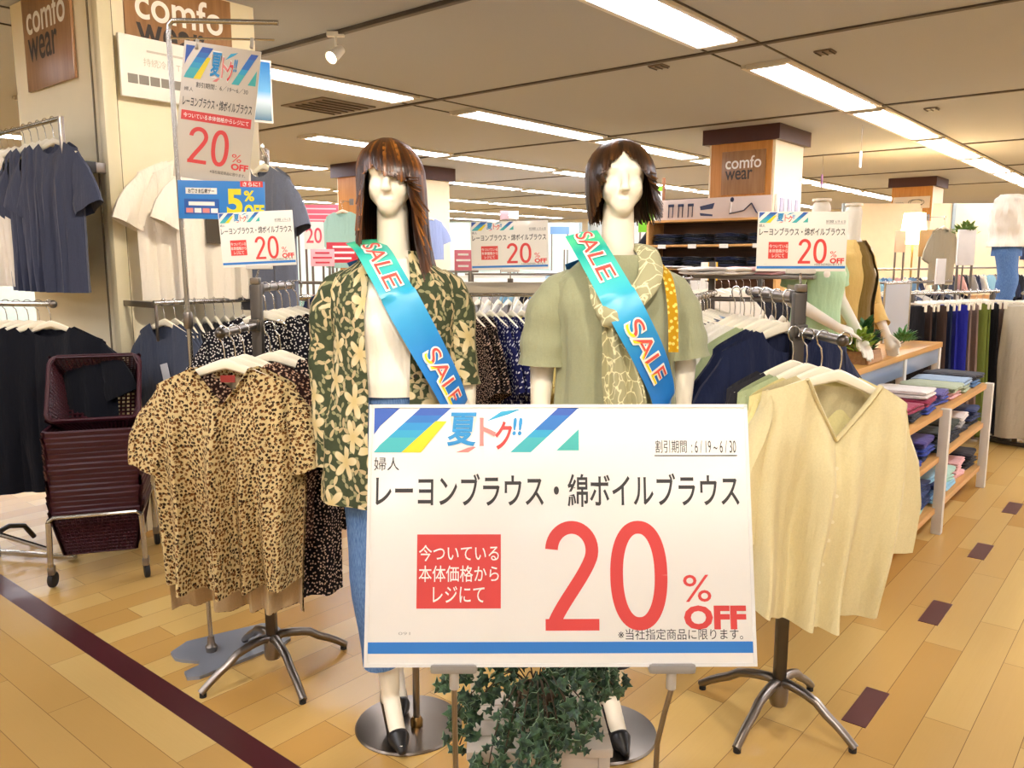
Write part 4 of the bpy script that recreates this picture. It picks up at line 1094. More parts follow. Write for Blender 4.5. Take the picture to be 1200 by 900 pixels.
jk = draped('jacket', FLORAL, TL, [(.765, .222, .15, -.012), (.95, .212, .145, -.008), (1.10, .195, .142), (1.25, .180, .15), (1.33, .188, .142), (1.39, .192, .108), (1.43, .165, .092), (1.455, .125, .084), (1.48, .088, .076), (1.497, .078, .07)],
            [(.765, .05), (1.1, .058), (1.3, .065), (1.43, .058), (1.497, .05)], 64, lambda ph, z: .03*sin(7*ph+z*3)*smooth((1.28-z)*2.2)+.02*sin(11*ph+z*14)*smooth((1.3-z)*2))
sleeve(jk, [(-.120, .01, 1.398), (-.158, .01, 1.382), (-.186, .01, 1.33), (-.196, .008, 1.18), (-.190, -.005, 1.02), (-.185, -.012, .865)], [.052, .058, .062, .062, .060, .056], .95, 1.3)
sleeve(jk, [(.120, .01, 1.398), (.152, .01, 1.382), (.176, .015, 1.33), (.184, .015, 1.18), (.194, .0, 1.10)], [.052, .058, .060, .057, .058], .95, 2.1)
jo = jk.build('floral_jacket', FLORAL, TL)
for z in (1.02, 1.15): MB().lathe([(0, -.0015), (.006, -.0015), (.006, .0015), (0, .0015)], 10).build('button', mat('#2e2a20', .3), jo, (.075, -.142, z), (pi/2, 0, R(20)))
loc = lambda px, py, Y: at(px, py, Y)-ML
sash(TL, [loc(424, 281, 2.395), loc(436, 291, 2.33), loc(452, 318, 2.262), loc(476, 362, 2.228), (loc(503, 410, 2.232)), loc(527, 455, 2.25), loc(541, 488, 2.29)],
     [(.19, .02, 1.03), (.14, .14, 1.10), (.03, .15, 1.25), (-.07, .10, 1.42), (-.095, .03, 1.478)], .098, (.13, .41), (.67, .90))
HAIR1 = hair_mat('brown_orange_hair', '#29150a', '#56300f', '#b9742a')
def te1(ph):
    ph = (ph+pi) % (2*pi)-pi; a = math.degrees(ph)
    return R(curve([(-180, 96), (-75, 96), (-52, 88), (-42, 88), (-22, 80), (5, 92), (32, 100), (50, 96), (75, 96), (180, 96)], a))
def fa1(ph):
    ph = (ph+pi) % (2*pi)-pi; a = math.degrees(ph)
    return curve([(-180, .26), (-90, .24), (-60, .19), (-46, .10), (-40, 0), (34, 0), (44, .12), (58, .36), (95, .38), (180, .26)], a)
wg = wig_mb((-.003, .012, 1.708), (.094, .110, .106), te1, fa1, 4, 640, lambda ph: .11 if sin(ph) > .3 else .02, .975, (-.012, .02))
wg.build('wig', HAIR1, TL)
# ------------------------------------------------------------------ shorter-haired mannequin
MR = Vector((.305, 2.385, 0))
TR = thing('mannequin', 'white mannequin with short brown hair in a sage blouse and knotted scarf', 'mannequin', MR)
la, ra = (-.11, .05), (.0, -.01); ft, ft2 = (-.03, -.13), (.03, -.135)
organic('body', body_prims(.005, 0, .86, (((-.215, .03, 1.16), (-.225, .0, .95)), ((.205, .02, 1.17), (.195, .0, .96))), ft, ft2, la, ra), .0062, SKIN, TR)
base_and_pole(TR, -.02, -.01, -.03, .05)
for a_, f_ in ((la, ft), (ra, ft2)): pump(TR, a_, f_)
jm = MB(); PANTM = cloth('#2b2a2e')
jm.loft([ring(0, 0, z, w_, d_, 36) for z, w_, d_ in K][::-1], True)
for s, an in ((-1, la), (1, ra)):
    sleeve(jm, [Vector((s*.078, 0, .93)), Vector(((s*.078+an[0])/2, an[1]-.02, .53)), Vector((an[0], an[1], .26))], [.092, .08, .075], 1.05)
jm.build('trousers', PANTM, TR)
BLM = cloth('#989a7a', .08)
bl = draped('blouse', BLM, TR, [(.84, .185, .14), (1.0, .176, .138), (1.15, .170, .14), (1.27, .172, .152), (1.35, .188, .135), (1.395, .19, .106), (1.43, .165, .092), (1.455, .125, .084), (1.485, .086, .074)],
            None, 72, lambda ph, z: (.034*sin(9*ph+z*2)+.024*sin(15*ph-z*3+1))*smooth((1.38-z)*4)+.016*sin(24*ph)*smooth((1.45-z)*9)*smooth((z-1.15)*5))
sleeve(bl, [(-.115, .01, 1.395), (-.155, .01, 1.378), (-.190, .015, 1.33), (-.205, .018, 1.24), (-.208, .016, 1.165)], [.054, .062, .070, .074, .078], .95)
sleeve(bl, [(.115, .01, 1.395), (.150, .01, 1.378), (.176, .015, 1.33), (.192, .012, 1.25), (.200, .008, 1.185)], [.054, .062, .070, .074, .078], .95)
bo = bl.build('blouse', BLM, TR)
N = NT('scarf_embroidery'); o_ = N.obj()
wv = N.add('ShaderNodeTexVoronoi', feature='DISTANCE_TO_EDGE'); wv.inputs['Scale'].default_value = 26
nv = N.noise(9, o_, 3.0)
mp = N.add('ShaderNodeVectorMath', operation='ADD'); N.put(mp.inputs[0], o_); N.put(mp.inputs[1], N.math('MULTIPLY', nv, .12)); N.put(wv.inputs['Vector'], mp.outputs[0])
SCARF = N.fin(N.mix(N.step(wv.outputs[0], .05, .03), srgb('#a8a480'), srgb('#e2dcb2')), .85, 0, .1)
sc = MB()
kx, kz = -.034, 1.318
for s in (-1, 1):
    ctrl = [(s*.0, .075, 1.50), (s*.066, .035, 1.505), (s*.082, -.045, 1.485), (s*.068+.004, -.128, 1.42), (s*.036+kx*.6, -.172, 1.36), (kx, -.182, kz)]
    sc.tube(catmull(ctrl, 5), [.030, .031, .032, .033, .034]+[.034]*16+[.033, .032, .031, .03, .028], 12, 0, True, .42)
so = sc.build('scarf', SCARF, TR)
organic('scarf_knot', [('ell', (kx, -.190, kz), (.034, .026, .030)), ('cap', (kx-.025, -.188, kz+.012), (kx+.02, -.20, kz-.01), .022, .018), ('cap', (kx-.02, -.195, kz-.012), (kx+.025, -.19, kz+.012), .014, .016)], .004, SCARF, so, 3)
tl = MB(); rows = []
for i in range(30):
    t = i/29; z = lerp(kz-.01, .86, t); w_ = curve([(0, .020), (.1, .034), (.4, .052), (1, .068)], t); cx = kx+.026*smooth(t*1.6)+.010*sin(t*3)
    rows.append([(cx+w_*q, -.192-.012*cos(q*5.2+t*2)+.004*sin(q*11+t*6)+.01*t, z) for q in [-1+2*j/18 for j in range(19)]])
tl.loft(rows, False)
rows = [[(p[0]+.016, p[1]+.014, p[2]-.03 if k > 2 else p[2]) for p in r] for k, r in enumerate(rows)]
tl.loft(rows, False); tl.build('scarf_tail', SCARF, so)
loc = lambda px, py, Y: at(px, py, Y)-MR
sash(TR, [loc(681, 272, 2.36), loc(694, 293, 2.29), loc(714, 328, 2.215), loc(739, 374, 2.165), loc(762, 418, 2.19), loc(776, 452, 2.235), loc(783, 482, 2.28)],
     [(.185, .03, 1.02), (.13, .14, 1.10), (.03, .15, 1.25), (-.08, .10, 1.42), (-.105, .03, 1.475)], .096, (.02, .33), (.51, .79))
rows = []
for i in range(16):
    t = i/15; p = catmull([(.118, .02, 1.462), (.128, -.085, 1.425), (.135, -.135, 1.34), (.14, -.142, 1.22)], 5)[i]; rows.append([(p.x+q*.014, p.y-.006, p.z) for q in (-1, 0, 1)])
MB().loft(rows, False).build('patterned_strap', dots('yellow_strap_print', '#b68a1c', '#e9cf6a', 60, .3), TR)
HAIR2 = hair_mat('dark_brown_hair', '#20120a', '#432812', '#80562a')
def te2(ph):
    ph = (ph+pi) % (2*pi)-pi; a = math.degrees(ph)
    return R(curve([(-180, 100), (-70, 98), (-48, 92), (-34, 84), (-18, 66), (-1, 50), (16, 64), (34, 84), (48, 92), (70, 98), (180, 100)], a))
def fa2(ph):
    ph = (ph+pi) % (2*pi)-pi; a = math.degrees(ph)
    return curve([(-180, .11), (-80, .11), (-55, .085), (-44, .02), (-38, 0), (38, 0), (46, .02), (58, .085), (85, .105), (180, .11)], a)
wig_mb((.005, .012, 1.704), (.096, .112, .104), te2, fa2, 9, 620, lambda ph: .045 if sin(ph) > .5 else -.02).build('wig', HAIR2, TR)
# ================================================================== LITTLE CHAIR WITH IVY
CHW = mat('#cfc3b2', .6, var=.05, name='worn_white_wood')
chx, chy = .062, 1.93
t = thing('mini_chair', 'small worn white wooden chair under the ivy behind the large sign', 'chair', (chx, chy, 0), R(2))
zs_ = .315
st = MB()
for k in range(4): st.box((0, -.105+.07*k, zs_-.011), (.35, .066, .022), None, 0, .003)
st.build('seat', CHW, t)
for s in (-1, 1):
    MB().box((s*.155, -.12, zs_/2-.01), (.028, .028, zs_-.02), None, 0, .003).build('leg', CHW, t)
    MB().box((s*.155, .125, .31), (.028, .028, .62), None, 0, .003).build('back_post', CHW, t)
MB().box((0, -.12, zs_-.045), (.30, .018, .045), None, 0, .003).build('apron', CHW, t)
MB().box((0, -.12, .12), (.30, .016, .02), None, 0, .003).build('stretcher', CHW, t)
for z in (.42, .58): MB().box((0, .125, z), (.30, .014, .045), None, 0, .003).build('back_slat', CHW, t)
IVY = NT('ivy_leaf'); o_ = IVY.uv()
IVYM = IVY.fin(IVY.mix(IVY.step(IVY.noise(70, IVY.obj(), 3.0), .42, .62), srgb('#22382a'), srgb('#4a6a48')), .45, 0, .4)
IVYL = mat('#7f9a78', .5, var=.15, name='ivy_leaf_edge')
STEM = mat('#4a3a28', .7)
tp = thing('potted_ivy', 'trailing green ivy in a small basket on the little white chair', 'plant', (chx, chy-.01, zs_), 0)
pot = MB().lathe([(.035, 0), (.05, .008), (.058, .05), (.061, .055), (.056, .058), (.052, .05), (.02, .045), (0, .045)], 20, (0, .05, 0)).build('basket_pot', mat('#5b4630', .8), tp)
def leaf(mb, p, d, n, s):
    d = d.normalized(); n = (n-d*n.dot(d)).normalized(); b = d.cross(n)
    out = [(0, 0), (.28, .20), (.62, -.05), (.42, .42), (.50, .62), (.22, .62), (0, 1.05), (-.22, .62), (-.50, .62), (-.42, .42), (-.62, -.05), (-.28, .20)]
    c = mb.vert(p+d*.38*s+n*.10*s)
    ids = [mb.vert(p+b*x*s+d*y*s-n*(.14*abs(x)+.05*y)*s) for x, y in out]
    for i in range(len(ids)): mb.face((c, ids[i], ids[(i+1) % len(ids)]), 0)
    e = .93
    ids2 = [mb.vert(p+d*.38*s+((p+b*x*s+d*y*s-n*(.14*abs(x)+.05*y)*s)-(p+d*.38*s))*1.045-n*.002) for x, y in out]
    for i in range(len(ids)):
        j = (i+1) % len(ids); mb.face((ids[i], ids2[i], ids2[j], ids[j]), 1)
rn = random.Random(12); lv = MB(); sv = MB()
vines = [(-.21, -.06, .02), (-.19, -.07, -.02), (-.22, -.03, .13), (-.12, -.17, -.03), (-.09, -.19, -.07), (-.05, -.20, -.05), (0, -.20, -.07), (.03, -.19, -.04), (.05, -.15, .03), (.10, -.15, .02), (.13, -.12, .06), (.16, -.06, .12), (.20, -.02, .10), (.15, .03, .17), (.08, .02, .19), (-.09, .0, .18), (.12, -.02, .19), (.17, .0, .17), (.07, -.12, .10), (.02, -.16, .0), (-.05, -.06, .03), (.03, -.07, .01), (-.01, -.06, .055), (.07, -.05, .045), (-.02, -.09, .0)]
for vx, vy, vz in vines:
    ctrl = [(0, .05, .05), (vx*.35, vy*.4, max(vz, .08)*.6+.10), (vx*.8, vy*.85, lerp(.16, vz, .45)), (vx, vy, vz)]
    C_ = catmull(ctrl, 5); sv.tube(C_, .0017, 5)
    for i, p in enumerate(C_):
        if i < 4 or (abs(p.x+.005) < .075 and p.z > .10 and rn.random() < .85): continue
        for q in range(2):
            out = Vector((p.x, p.y-.03, rn.uniform(-.05, .08))).normalized()
            d = Vector((rn.uniform(-1, 1), rn.uniform(-.8, .2), rn.uniform(-1.1, .5)))
            n = Vector((rn.uniform(-.5, .5), -1, rn.uniform(.0, .9)))
            leaf(lv, p+Vector((rn.uniform(-.022, .022), rn.uniform(-.02, .01), rn.uniform(-.02, .02))), d, n, rn.uniform(.020, .040))
lv.build('leaves', [IVYM, IVYL], tp, smooth=False); sv.build('stems', STEM, tp)
# ================================================================== BASKET CART
BK = mat('#3d121b', .42, 0, .4, .12, name='maroon_plastic')
def basket_meshes():
    W, D, Hh = .385, .325, .215; w_, d_ = .30, .25; mb = MB()
    def P(s, k, t):   # side s, fraction k along, height t
        W_, D_ = lerp(w_, W, t)/2, lerp(d_, D, t)/2
        a = {0: (-W_, -D_), 1: (W_, -D_), 2: (W_, D_), 3: (-W_, D_)}; p, q = a[s], a[(s+1) % 4]
        return Vector((lerp(p[0], q[0], k), lerp(p[1], q[1], k), lerp(-Hh, 0, t)))
    for s in range(4):
        nb = 20 if s % 2 == 0 else 17
        for i in range(nb+1): mb.tube([P(s, i/nb, 0), P(s, i/nb, 1)], .0042 if 0 < i < nb else .009, 4, 0, False)
        for j in range(13): mb.tube([P(s, 0, j/13), P(s, 1, j/13)], .0040, 4, 0, False)
    for i in range(15): x = lerp(-w_/2, w_/2, i/14); mb.tube([(x, -d_/2, -Hh), (x, d_/2, -Hh)], .005, 4, 0, False)
    for i in range(13): y = lerp(-d_/2, d_/2, i/12); mb.tube([(-w_/2, y, -Hh), (w_/2, y, -Hh)], .005, 4, 0, False)
    mesh_ = mb.mesh('basket_body', BK)
    rm = MB(); c = .035; pts = []
    for (cx, cy, a0) in ((W/2-c, D/2-c, 0), (-W/2+c, D/2-c, 90), (-W/2+c, -D/2+c, 180), (W/2-c, -D/2+c, 270)):
        for k in range(4): a = R(a0+30*k); pts.append((cx+c*cos(a), cy+c*sin(a)))
    prof = [(.0, -.024), (.009, -.022), (.012, -.004), (.006, .004), (-.006, .002), (-.004, -.02)]
    rings = []
    for x, y in pts:
        n = Vector((x, y, 0)); n = Vector((math.copysign(1, x) if abs(x) > W/2-c else 0, math.copysign(1, y) if abs(y) > D/2-c else 0, 0)); n = n.normalized() if n.length else Vector((x, y, 0)).normalized()
        rings.append([Vector((x, y, 0))+n*a+Vector((0, 0, b)) for a, b in prof])
    rings.append(rings[0]); rm.loft(rings, True); rim = rm.mesh('rim', BK)
    hd = MB()
    for s in (-1, 1):
        hd.tube([(-W/2-.008, s*.02, -.006), (-W/2+.0, s*.10, -.002), (-W/2+.03, s*(D/2+.004), .004), (W/2-.03, s*(D/2+.004), .004), (W/2, s*.10, -.002), (W/2+.008, s*.02, -.006)], .0045, 6)
    return mesh_, rim, hd.mesh('handle', BK)
BM_, BR_, BH_ = basket_meshes()
CP = Vector((-1.965, 3.80, 0)); CR = R(18)
t = thing('basket_cart', 'chrome trolley on casters holding the stack of maroon baskets', 'cart', CP, CR)
fw, fd, fz = .19, .235, .315
fm = MB()
fm.tube([(-fw, -fd, .30), (-fw, -fd, fz), (-fw+.02, -fd, fz+.015), (fw-.02, -fd, fz+.015), (fw, -fd, fz), (fw, -fd, .30)], .0095, 8)
fm.tube([(-fw, fd, .30), (-fw, fd, fz), (-fw+.02, fd, fz+.015), (fw-.02, fd, fz+.015), (fw, fd, fz), (fw, fd, .30)], .0095, 8)
for s in (-1, 1): fm.tube([(s*fw, -fd, fz), (s*fw, fd, fz)], .0095, 8)
fm.build('frame', CHROME, t)
for sx in (-1, 1):
    for sy in (-1, 1):
        lg = MB().tube([(sx*fw, sy*fd, .31), (sx*(fw+.006), sy*fd, .10)], .0125, 10).build('leg', CHROME, t)
        MB().box((sx*(fw+.006), sy*fd+.01, .085), (.030, .045, .04), None, 0, .008).build('caster_fork', STEEL, lg)
        MB().lathe([(.0, -.011), (.034, -.011), (.037, -.006), (.037, .006), (.034, .011), (0, .011)], 18).build('caster_wheel', RUBBER, lg, (sx*(fw+.006), sy*fd+.022, .038), (0, pi/2, .25*sx))
Rm = Matrix.Rotation(CR, 4, 'Z')
NB_ = 16
for k in range(NB_):
    z = .345+.0245*k; ps = CP+Rm @ Vector((.002*sin(k*2.1), -.035+.003*sin(k*1.3), z))
    b = thing('shopping_basket', 'maroon shopping basket, %s up from the bottom of the trolley\'s nested stack' % ORD[k], 'basket', ps, CR+R(.8*sin(k*1.7)), 'nested maroon baskets')
    inst('basket_body', BM_, b); inst('rim', BR_, b)
ps = CP+Rm @ Vector((0, -.02, .885))
b = thing('shopping_basket', 'maroon shopping basket tipped open towards the viewer on top of the stack', 'basket', ps, CR, 'nested maroon baskets')
b.rotation_euler = (R(57), 0, CR)
inst('basket_body', BM_, b); inst('rim', BR_, b); inst('handle', BH_, b)
# ================================================================== SHELF UNIT AND DISPLAY TABLE (right)
OAK = wood('oak_shelf', '#c58f4e', '#dba662', 0, .42); LEGW = mat('#d8d2c4', .5, var=.04, name='pale_leg')
so_ = Vector((2.311, 4.278, 0))-Vector((UX, UY, 0))*1.2
t = thing('display_shelf', 'low wooden display shelf with pale legs and folded clothes beside the aisle', 'shelf', so_, AX)
SD = .37
for z in (.685, .43, .145):
    MB().box((1.2, SD/2+.01, z-.016), (2.46, SD, .032), None, 0, .003).build('shelf_board', OAK, t)
for x in (0, 1.2, 2.4):
    for y in (.0, SD): MB().box((x, y, .345), (.05, .05, .69), None, 0, .005).build('leg', LEGW, t)
def folded_mb(w_, d_, h, seed, n=2):
    """a folded garment: n soft layers with a rounded fold in front"""
    rnd = random.Random(seed); mb = MB(); lh = h/n; nx, nj = 11, 14
    for l in range(n):
        rings = []; ox = rnd.uniform(-.01, .01); ww = w_*rnd.uniform(.93, 1); dd = d_*rnd.uniform(.93, 1)
        for i in range(nx):
            x = (-.5+i/(nx-1))*ww; e = 1 if 0 < i < nx-1 else .55; row = []
            for j in range(nj):
                a = 2*pi*j/nj; cy, cz = cos(a), sin(a)
                y = math.copysign(abs(cy)**.35, cy)*dd/2*(1 if 0 < i < nx-1 else .96); z = math.copysign(abs(cz)**.55, cz)*lh/2*e
                wz = .004*sin(x*23+seed+l)+.003*sin(y*31+seed*2+x*9)
                row.append((x+ox, y, l*lh+lh/2+z+wz*(.3+.7*(cz > 0))))
            rings.append(row)
        mb.loft(rings, True, 0, (True, True))
    return mb
FOLD = [folded_mb(.27, .31, .038, s, 2) for s in range(4)]
FCACHE = {}
def folded(label, loc_, rz, m, k, group, h=1.0):
    key = (m.name, k)
    if key not in FCACHE: FCACHE[key] = FOLD[k].mesh('folded_garment', m)
    o = inst('folded_garment', FCACHE[key], None, loc_, (0, 0, rz)); o.scale = (1, 1, h)
    return tag(o, label, 'folded clothes', group)
fc = {n: cloth(h, .15) for n, h in (('violet', '#564b86'), ('red', '#98304a'), ('white', '#ded6cc'), ('charcoal', '#2b2b33'), ('pale green', '#a6ae8e'), ('pale blue', '#93a8bd'), ('pink', '#dba7a0'), ('navy', '#26345c'), ('black', '#1c1b22'), ('denim blue', '#55789f'), ('dark green', '#32392c'), ('sky blue', '#8fb9cc'), ('deep blue', '#2f3f8f'), ('mint', '#a7c9b5'), ('grey', '#a09a94'))}
def shelf_pile(x, z, names, sh, seed, yy=SD/2):
    p = so_+Vector((UX*x-UY*yy, UX*yy+UY*x, 0)); zz = z
    for i, n in enumerate(names):
        r = random.Random(seed+i)
        folded('%s folded garment, %s up in the %s' % (n, ORD[i], sh), (p.x+r.uniform(-.01, .01), p.y+r.uniform(-.01, .01), zz), AX+R(r.uniform(-6, 6)), fc[n], (seed+i) % 4, 'folded clothes on the low display shelf')
        zz += .0385
PN = ['near-end pile on the %s shelf', 'second pile along the %s shelf', 'third pile along the %s shelf', 'fourth pile along the %s shelf', 'fifth pile along the %s shelf', 'sixth pile along the %s shelf', 'seventh pile along the %s shelf', 'far-end pile on the %s shelf']
top = [['navy', 'charcoal'], ['red', 'black'], ['charcoal', 'red'], ['deep blue', 'red', 'white'], ['deep blue', 'violet'], ['pink', 'pale green'], ['pale green', 'pale blue'], ['denim blue', 'black']]
mid = [['navy', 'violet'], ['black', 'grey'], ['deep blue', 'navy'], ['navy', 'deep blue', 'violet'], ['dark green', 'black', 'dark green'], ['black', 'charcoal', 'dark green'], ['charcoal', 'grey', 'white'], ['black', 'navy', 'navy']]
low = [['white', 'mint'], ['navy', 'navy'], ['mint', 'white'], ['mint', 'navy', 'navy', 'navy'], ['sky blue', 'denim blue', 'navy', 'sky blue'], ['sky blue', 'mint', 'mint'], ['pink', 'pink', 'pink'], ['charcoal', 'black', 'black']]
for nm, z, rowp in (('top', .687, top), ('middle', .432, mid), ('lowest', .147, low)):
    for k, names in enumerate(rowp): shelf_pile(.16+k*.298, z, names, PN[k] % nm, 10*k+len(nm), SD/2)
# tall table behind
tu0, tu1, tv0, tv1, tz = 3.75, 6.38, 1.32, 1.92, .90
tc = uv((tu0+tu1)/2, (tv0+tv1)/2)
t = thing('display_table', 'tall oak display table carrying two headless mannequins and plants', 'table', tc, AX)
TLn, TD = tu1-tu0, tv1-tv0
MB().box((0, 0, tz-.018), (TLn, TD, .036), None, 0, .004).build('table_top', wood('oak_table', '#c98e45', '#e0aa5e', 0, .35), t)
for x in (-TLn/2+.03, .385, TLn/2-.03):
    for s in (-1, 1): MB().box((x, s*(TD/2-.03), (tz-.036)/2), (.055, .05, tz-.036), None, 0, .005).build('leg', LEGW, t)
for x0, x1 in ((-TLn/2+.06, .35), (.42, TLn/2-.06)):
    MB().box(((x0+x1)/2, -TD/2+.02, tz-.09), (x1-x0, .014, .105), None, 0, .003).build('apron', mat('#8e9fb4', .3, .2), t)
# headless torsos
def torso(label, loc_, rz, dressparts, arms, sc=1.07):
    t = thing('torso_mannequin', label, 'mannequin', loc_, rz); t.scale = (sc,)*3
    P = [('ell', (0, 0, .12), (.145, .095, .12)), ('ell', (0, 0, .28), (.112, .082, .14)), ('ell', (0, 0, .46), (.135, .095, .15)), ('ell', (-.06, -.062, .455), .056), ('ell', (.06, -.062, .455), .056),
         ('cap', (-.14, .01, .59), (.14, .01, .59), .043, .043), ('cap', (0, .012, .60), (0, .0, .80), .052, .046), ('cap', (-.09, .01, .61), (0, .01, .66), .03, .045), ('cap', (.09, .01, .61), (0, .01, .66), .03, .045)]
    for s, (el, wr, hd) in zip((-1, 1), arms):
        sh = Vector((s*.16, .01, .58)); el = Vector(el); wr = Vector(wr); P += [('cap', sh, el, .044, .035), ('cap', el, wr, .036, .024)]
        d = Vector(hd).normalized(); pm = wr+d*.07; P += [('cap', wr, pm, .023, .029)]
        sd = d.cross(Vector((0, -.3, 1))).normalized() if abs(d.z) < .8 else Vector((0, 1, 0)).cross(d).cross(d).normalized()
        for o_, L in ((-.030, .060), (-.010, .074), (.010, .070), (.029, .054)):
            b = pm+sd*o_+d*.012; m_ = b+d*L*.55; e = m_+(d*.7+Vector((-s*.35, -.1, -.45))).normalized()*L*.5
            P += [('cap', b, m_, .0092, .0086), ('cap', m_, e, .0086, .0066)]
        q = wr+d*.03+sd*.026; P += [('cap', q, q+d*.045+sd*.024, .0105, .009), ('cap', q+d*.045+sd*.024, q+d*.07+sd*.022, .009, .007)]
    organic('body', P, .0055, SKIN, t)
    MB().lathe([(.0, -.012), (.048, -.012), (.046, 0), (0, .001)], 20, (0, 0, .845)).build('neck_cap', mat('#e9dcc0', .4), t)
    MB().lathe([(0, 0), (.13, 0), (.13, .012), (.015, .02), (.015, .12)], 24, (0, .0, -.0), 0, False).build('foot_plate', STEEL, t)
    for nm, m, lev, gap, slv in dressparts:
        mb = draped(nm, m, t, lev, gap, 40, lambda ph, z: .02*sin(7*ph+z*3)*smooth((.42-z)*3))
        for pts, rad in slv: sleeve(mb, pts, rad, .95)
        mb.build(nm, m, t)
    return t
LGREEN = cloth('#b4d3a6', .06); YCARD = cloth('#e3bf74', .08); OLIVE = cloth('#7a6129', .1)
dz = [(-.0, .17, .125), (.12, .165, .12), (.28, .14, .115), (.44, .15, .135), (.55, .152, .10), (.60, .11, .08), (.635, .075, .062)]
g_ = Vector((1.70, 4.58, tz)); o2 = Vector((2.03, 4.95, tz))
torso('headless white mannequin in a pale green dress on the display table', g_, R(38),
      [('green_dress', LGREEN, dz, None, [([(-.14, .01, .57), (-.19, .01, .47), (-.205, .01, .40)], [.052, .062, .066]), ([(.14, .01, .57), (.19, .01, .47), (.205, .01, .40)], [.052, .062, .066])])],
      ((( -.21, .0, .33), (-.06, -.16, .20), (.8, -.35, -.35)), ((.215, .0, .33), (.16, -.16, .15), (-.2, -.5, -.7))))
torso('headless white mannequin in an olive dress and yellow cardigan on the display table', o2, R(36),
      [('olive_dress', OLIVE, [(z, w_*.97, d_*.97) for z, w_, d_ in dz], None, []),
       ('yellow_cardigan', YCARD, [(.06, .19, .14), (.28, .16, .13), (.44, .165, .145), (.55, .165, .112), (.605, .12, .09), (.645, .082, .07)], [(.06, .09), (.44, .075), (.645, .05)],
        [([(-.14, .01, .57), (-.20, .01, .42), (-.22, -.02, .27), (-.17, -.10, .19)], [.055, .058, .054, .048]), ([(.14, .01, .57), (.20, .01, .42), (.225, -.02, .27), (.19, -.10, .17)], [.055, .058, .054, .048])])],
      (((-.21, .0, .33), (-.15, -.14, .14), (.25, -.5, -.75)), ((.215, .0, .33), (.19, -.13, .12), (-.1, -.45, -.8))))
# planter on the table
pb_ = uv(4.82, 1.41, tz)
t = thing('planter_box', 'small wooden planter box with leafy green plants on the display table', 'plant', pb_, AX)
bx = MB(); WB = wood('planter_wood', '#8a5f34', '#b5834c', 0, .6)
for s in (-1, 1):
    bx.box((0, s*.065, .035), (.27, .012, .07), (s*.25, 0, 0)); bx.box((s*.135, 0, .035), (.012, .13, .07), (0, -s*.25, 0))
bx.box((0, 0, .006), (.26, .12, .01)); bx.build('box', WB, t)
MB().box((0, 0, .045), (.25, .11, .02), None, 0, .005).build('soil', mat('#3b2a1c', .9), t)
def leaf_clump(parent, name, m, c, r, h, n, seed, ls):
    rnd = random.Random(seed); mb = MB()
    for i in range(n):
        a = rnd.uniform(0, 6.28); q = rnd.uniform(.1, 1); p = Vector(c)+Vector((cos(a)*r*q*.6, sin(a)*r*q*.6, h*rnd.uniform(.15, .9)*(1-.4*q)))
        d = Vector((cos(a)*q, sin(a)*q, rnd.uniform(.2, 1.1))).normalized(); n_ = Vector((-cos(a)*.6, -sin(a)*.6, 1)).normalized(); n_ = (n_-d*n_.dot(d)).normalized(); b = d.cross(n_); s = ls*rnd.uniform(.7, 1.2)
        pts = [p, p+d*.35*s+b*.22*s-n_*.02*s, p+d*.75*s+b*.18*s-n_*.06*s, p+d*s-n_*.16*s, p+d*.75*s-b*.18*s-n_*.06*s, p+d*.35*s-b*.22*s-n_*.02*s]
        mid_ = mb.vert(p+d*.5*s+n_*.07*s); ids = [mb.vert(x) for x in pts]
        for k in range(6): mb.face((mid_, ids[k], ids[(k+1) % 6]))
    return mb.build(name, m, parent, smooth=False)
leaf_clump(t, 'pale_plant', mat('#a9c24e', .5, var=.2), (-.085, -.01, .04), .075, .16, 60, 3, .075)
leaf_clump(t, 'dark_plant', mat('#3c6a34', .5, var=.25), (.04, .01, .04), .085, .19, 80, 5, .085)
t = thing('green_sprig', 'small leafy green sprig lying on the far half of the display table', 'plant', uv(6.02, 1.50, tz), AX)
leaf_clump(t, 'leaves', mat('#4f8440', .5, var=.25), (0, 0, .0), .11, .09, 60, 8, .06)
MB().tube([(-.08, 0, .008), (.05, .0, .012), (.12, .02, .006)], .003, 5).build('stem', STEM, t)
t = MB().box((0, 0, .028), (.10, .05, .056), None, 0, .004).build('wooden_block', WB, None, uv(5.52, 1.44, tz), (0, 0, AX+.2)); tag(t, 'small wooden block between the planter and the sprig on the display table', 'block')
# ================================================================== RACKS BEHIND THE MANNEQUINS
LOWT = top_mb(L=.60, sw=.21, cw=.23, hw=.23, nw=.08, nd=.06, slope=.34, thick=.022, fold=.006, seed=81, sl=.22, sang=68, cuff=.08, nx=17, nz=11)
LONGT = top_mb(L=.72, sw=.21, cw=.24, hw=.26, nw=.08, nd=.06, slope=.34, thick=.028, fold=.008, seed=83, sl=.24, sang=66, cuff=.085, nx=17, nz=11)
LM = {}
def low_top(m, long=False):
    k = (m.name, long)
    if k not in LM: LM[k] = (LONGT if long else LOWT).mesh('blouse', m)
    return LM[k]
def fill(rname, p, q, z, items, rz0, place, jit=6, cat='top', seed=1, long=False, hang=True, nm='blouse', grp=None):
    """hang items [(colour words, material)] evenly from p to q"""
    rnd = random.Random(seed); p = Vector((p[0], p[1], z)); q = Vector((q[0], q[1], z)); n = len(items)
    for k, (cw_, m) in enumerate(items):
        c = p.lerp(q, (k+.5)/n); c.z = z+.001; rz = rz0+R(rnd.uniform(-jit, jit))
        garment(nm, low_top(m, long), '%s %s, %s %s' % (cw_, cat, ORD[k], place), c, rz, grp or 'clothes on the '+rname, cat)
        if hang: hanger('cream hanger, %s %s' % (ORD[k], place), c, rz, 'hangers on the '+rname)
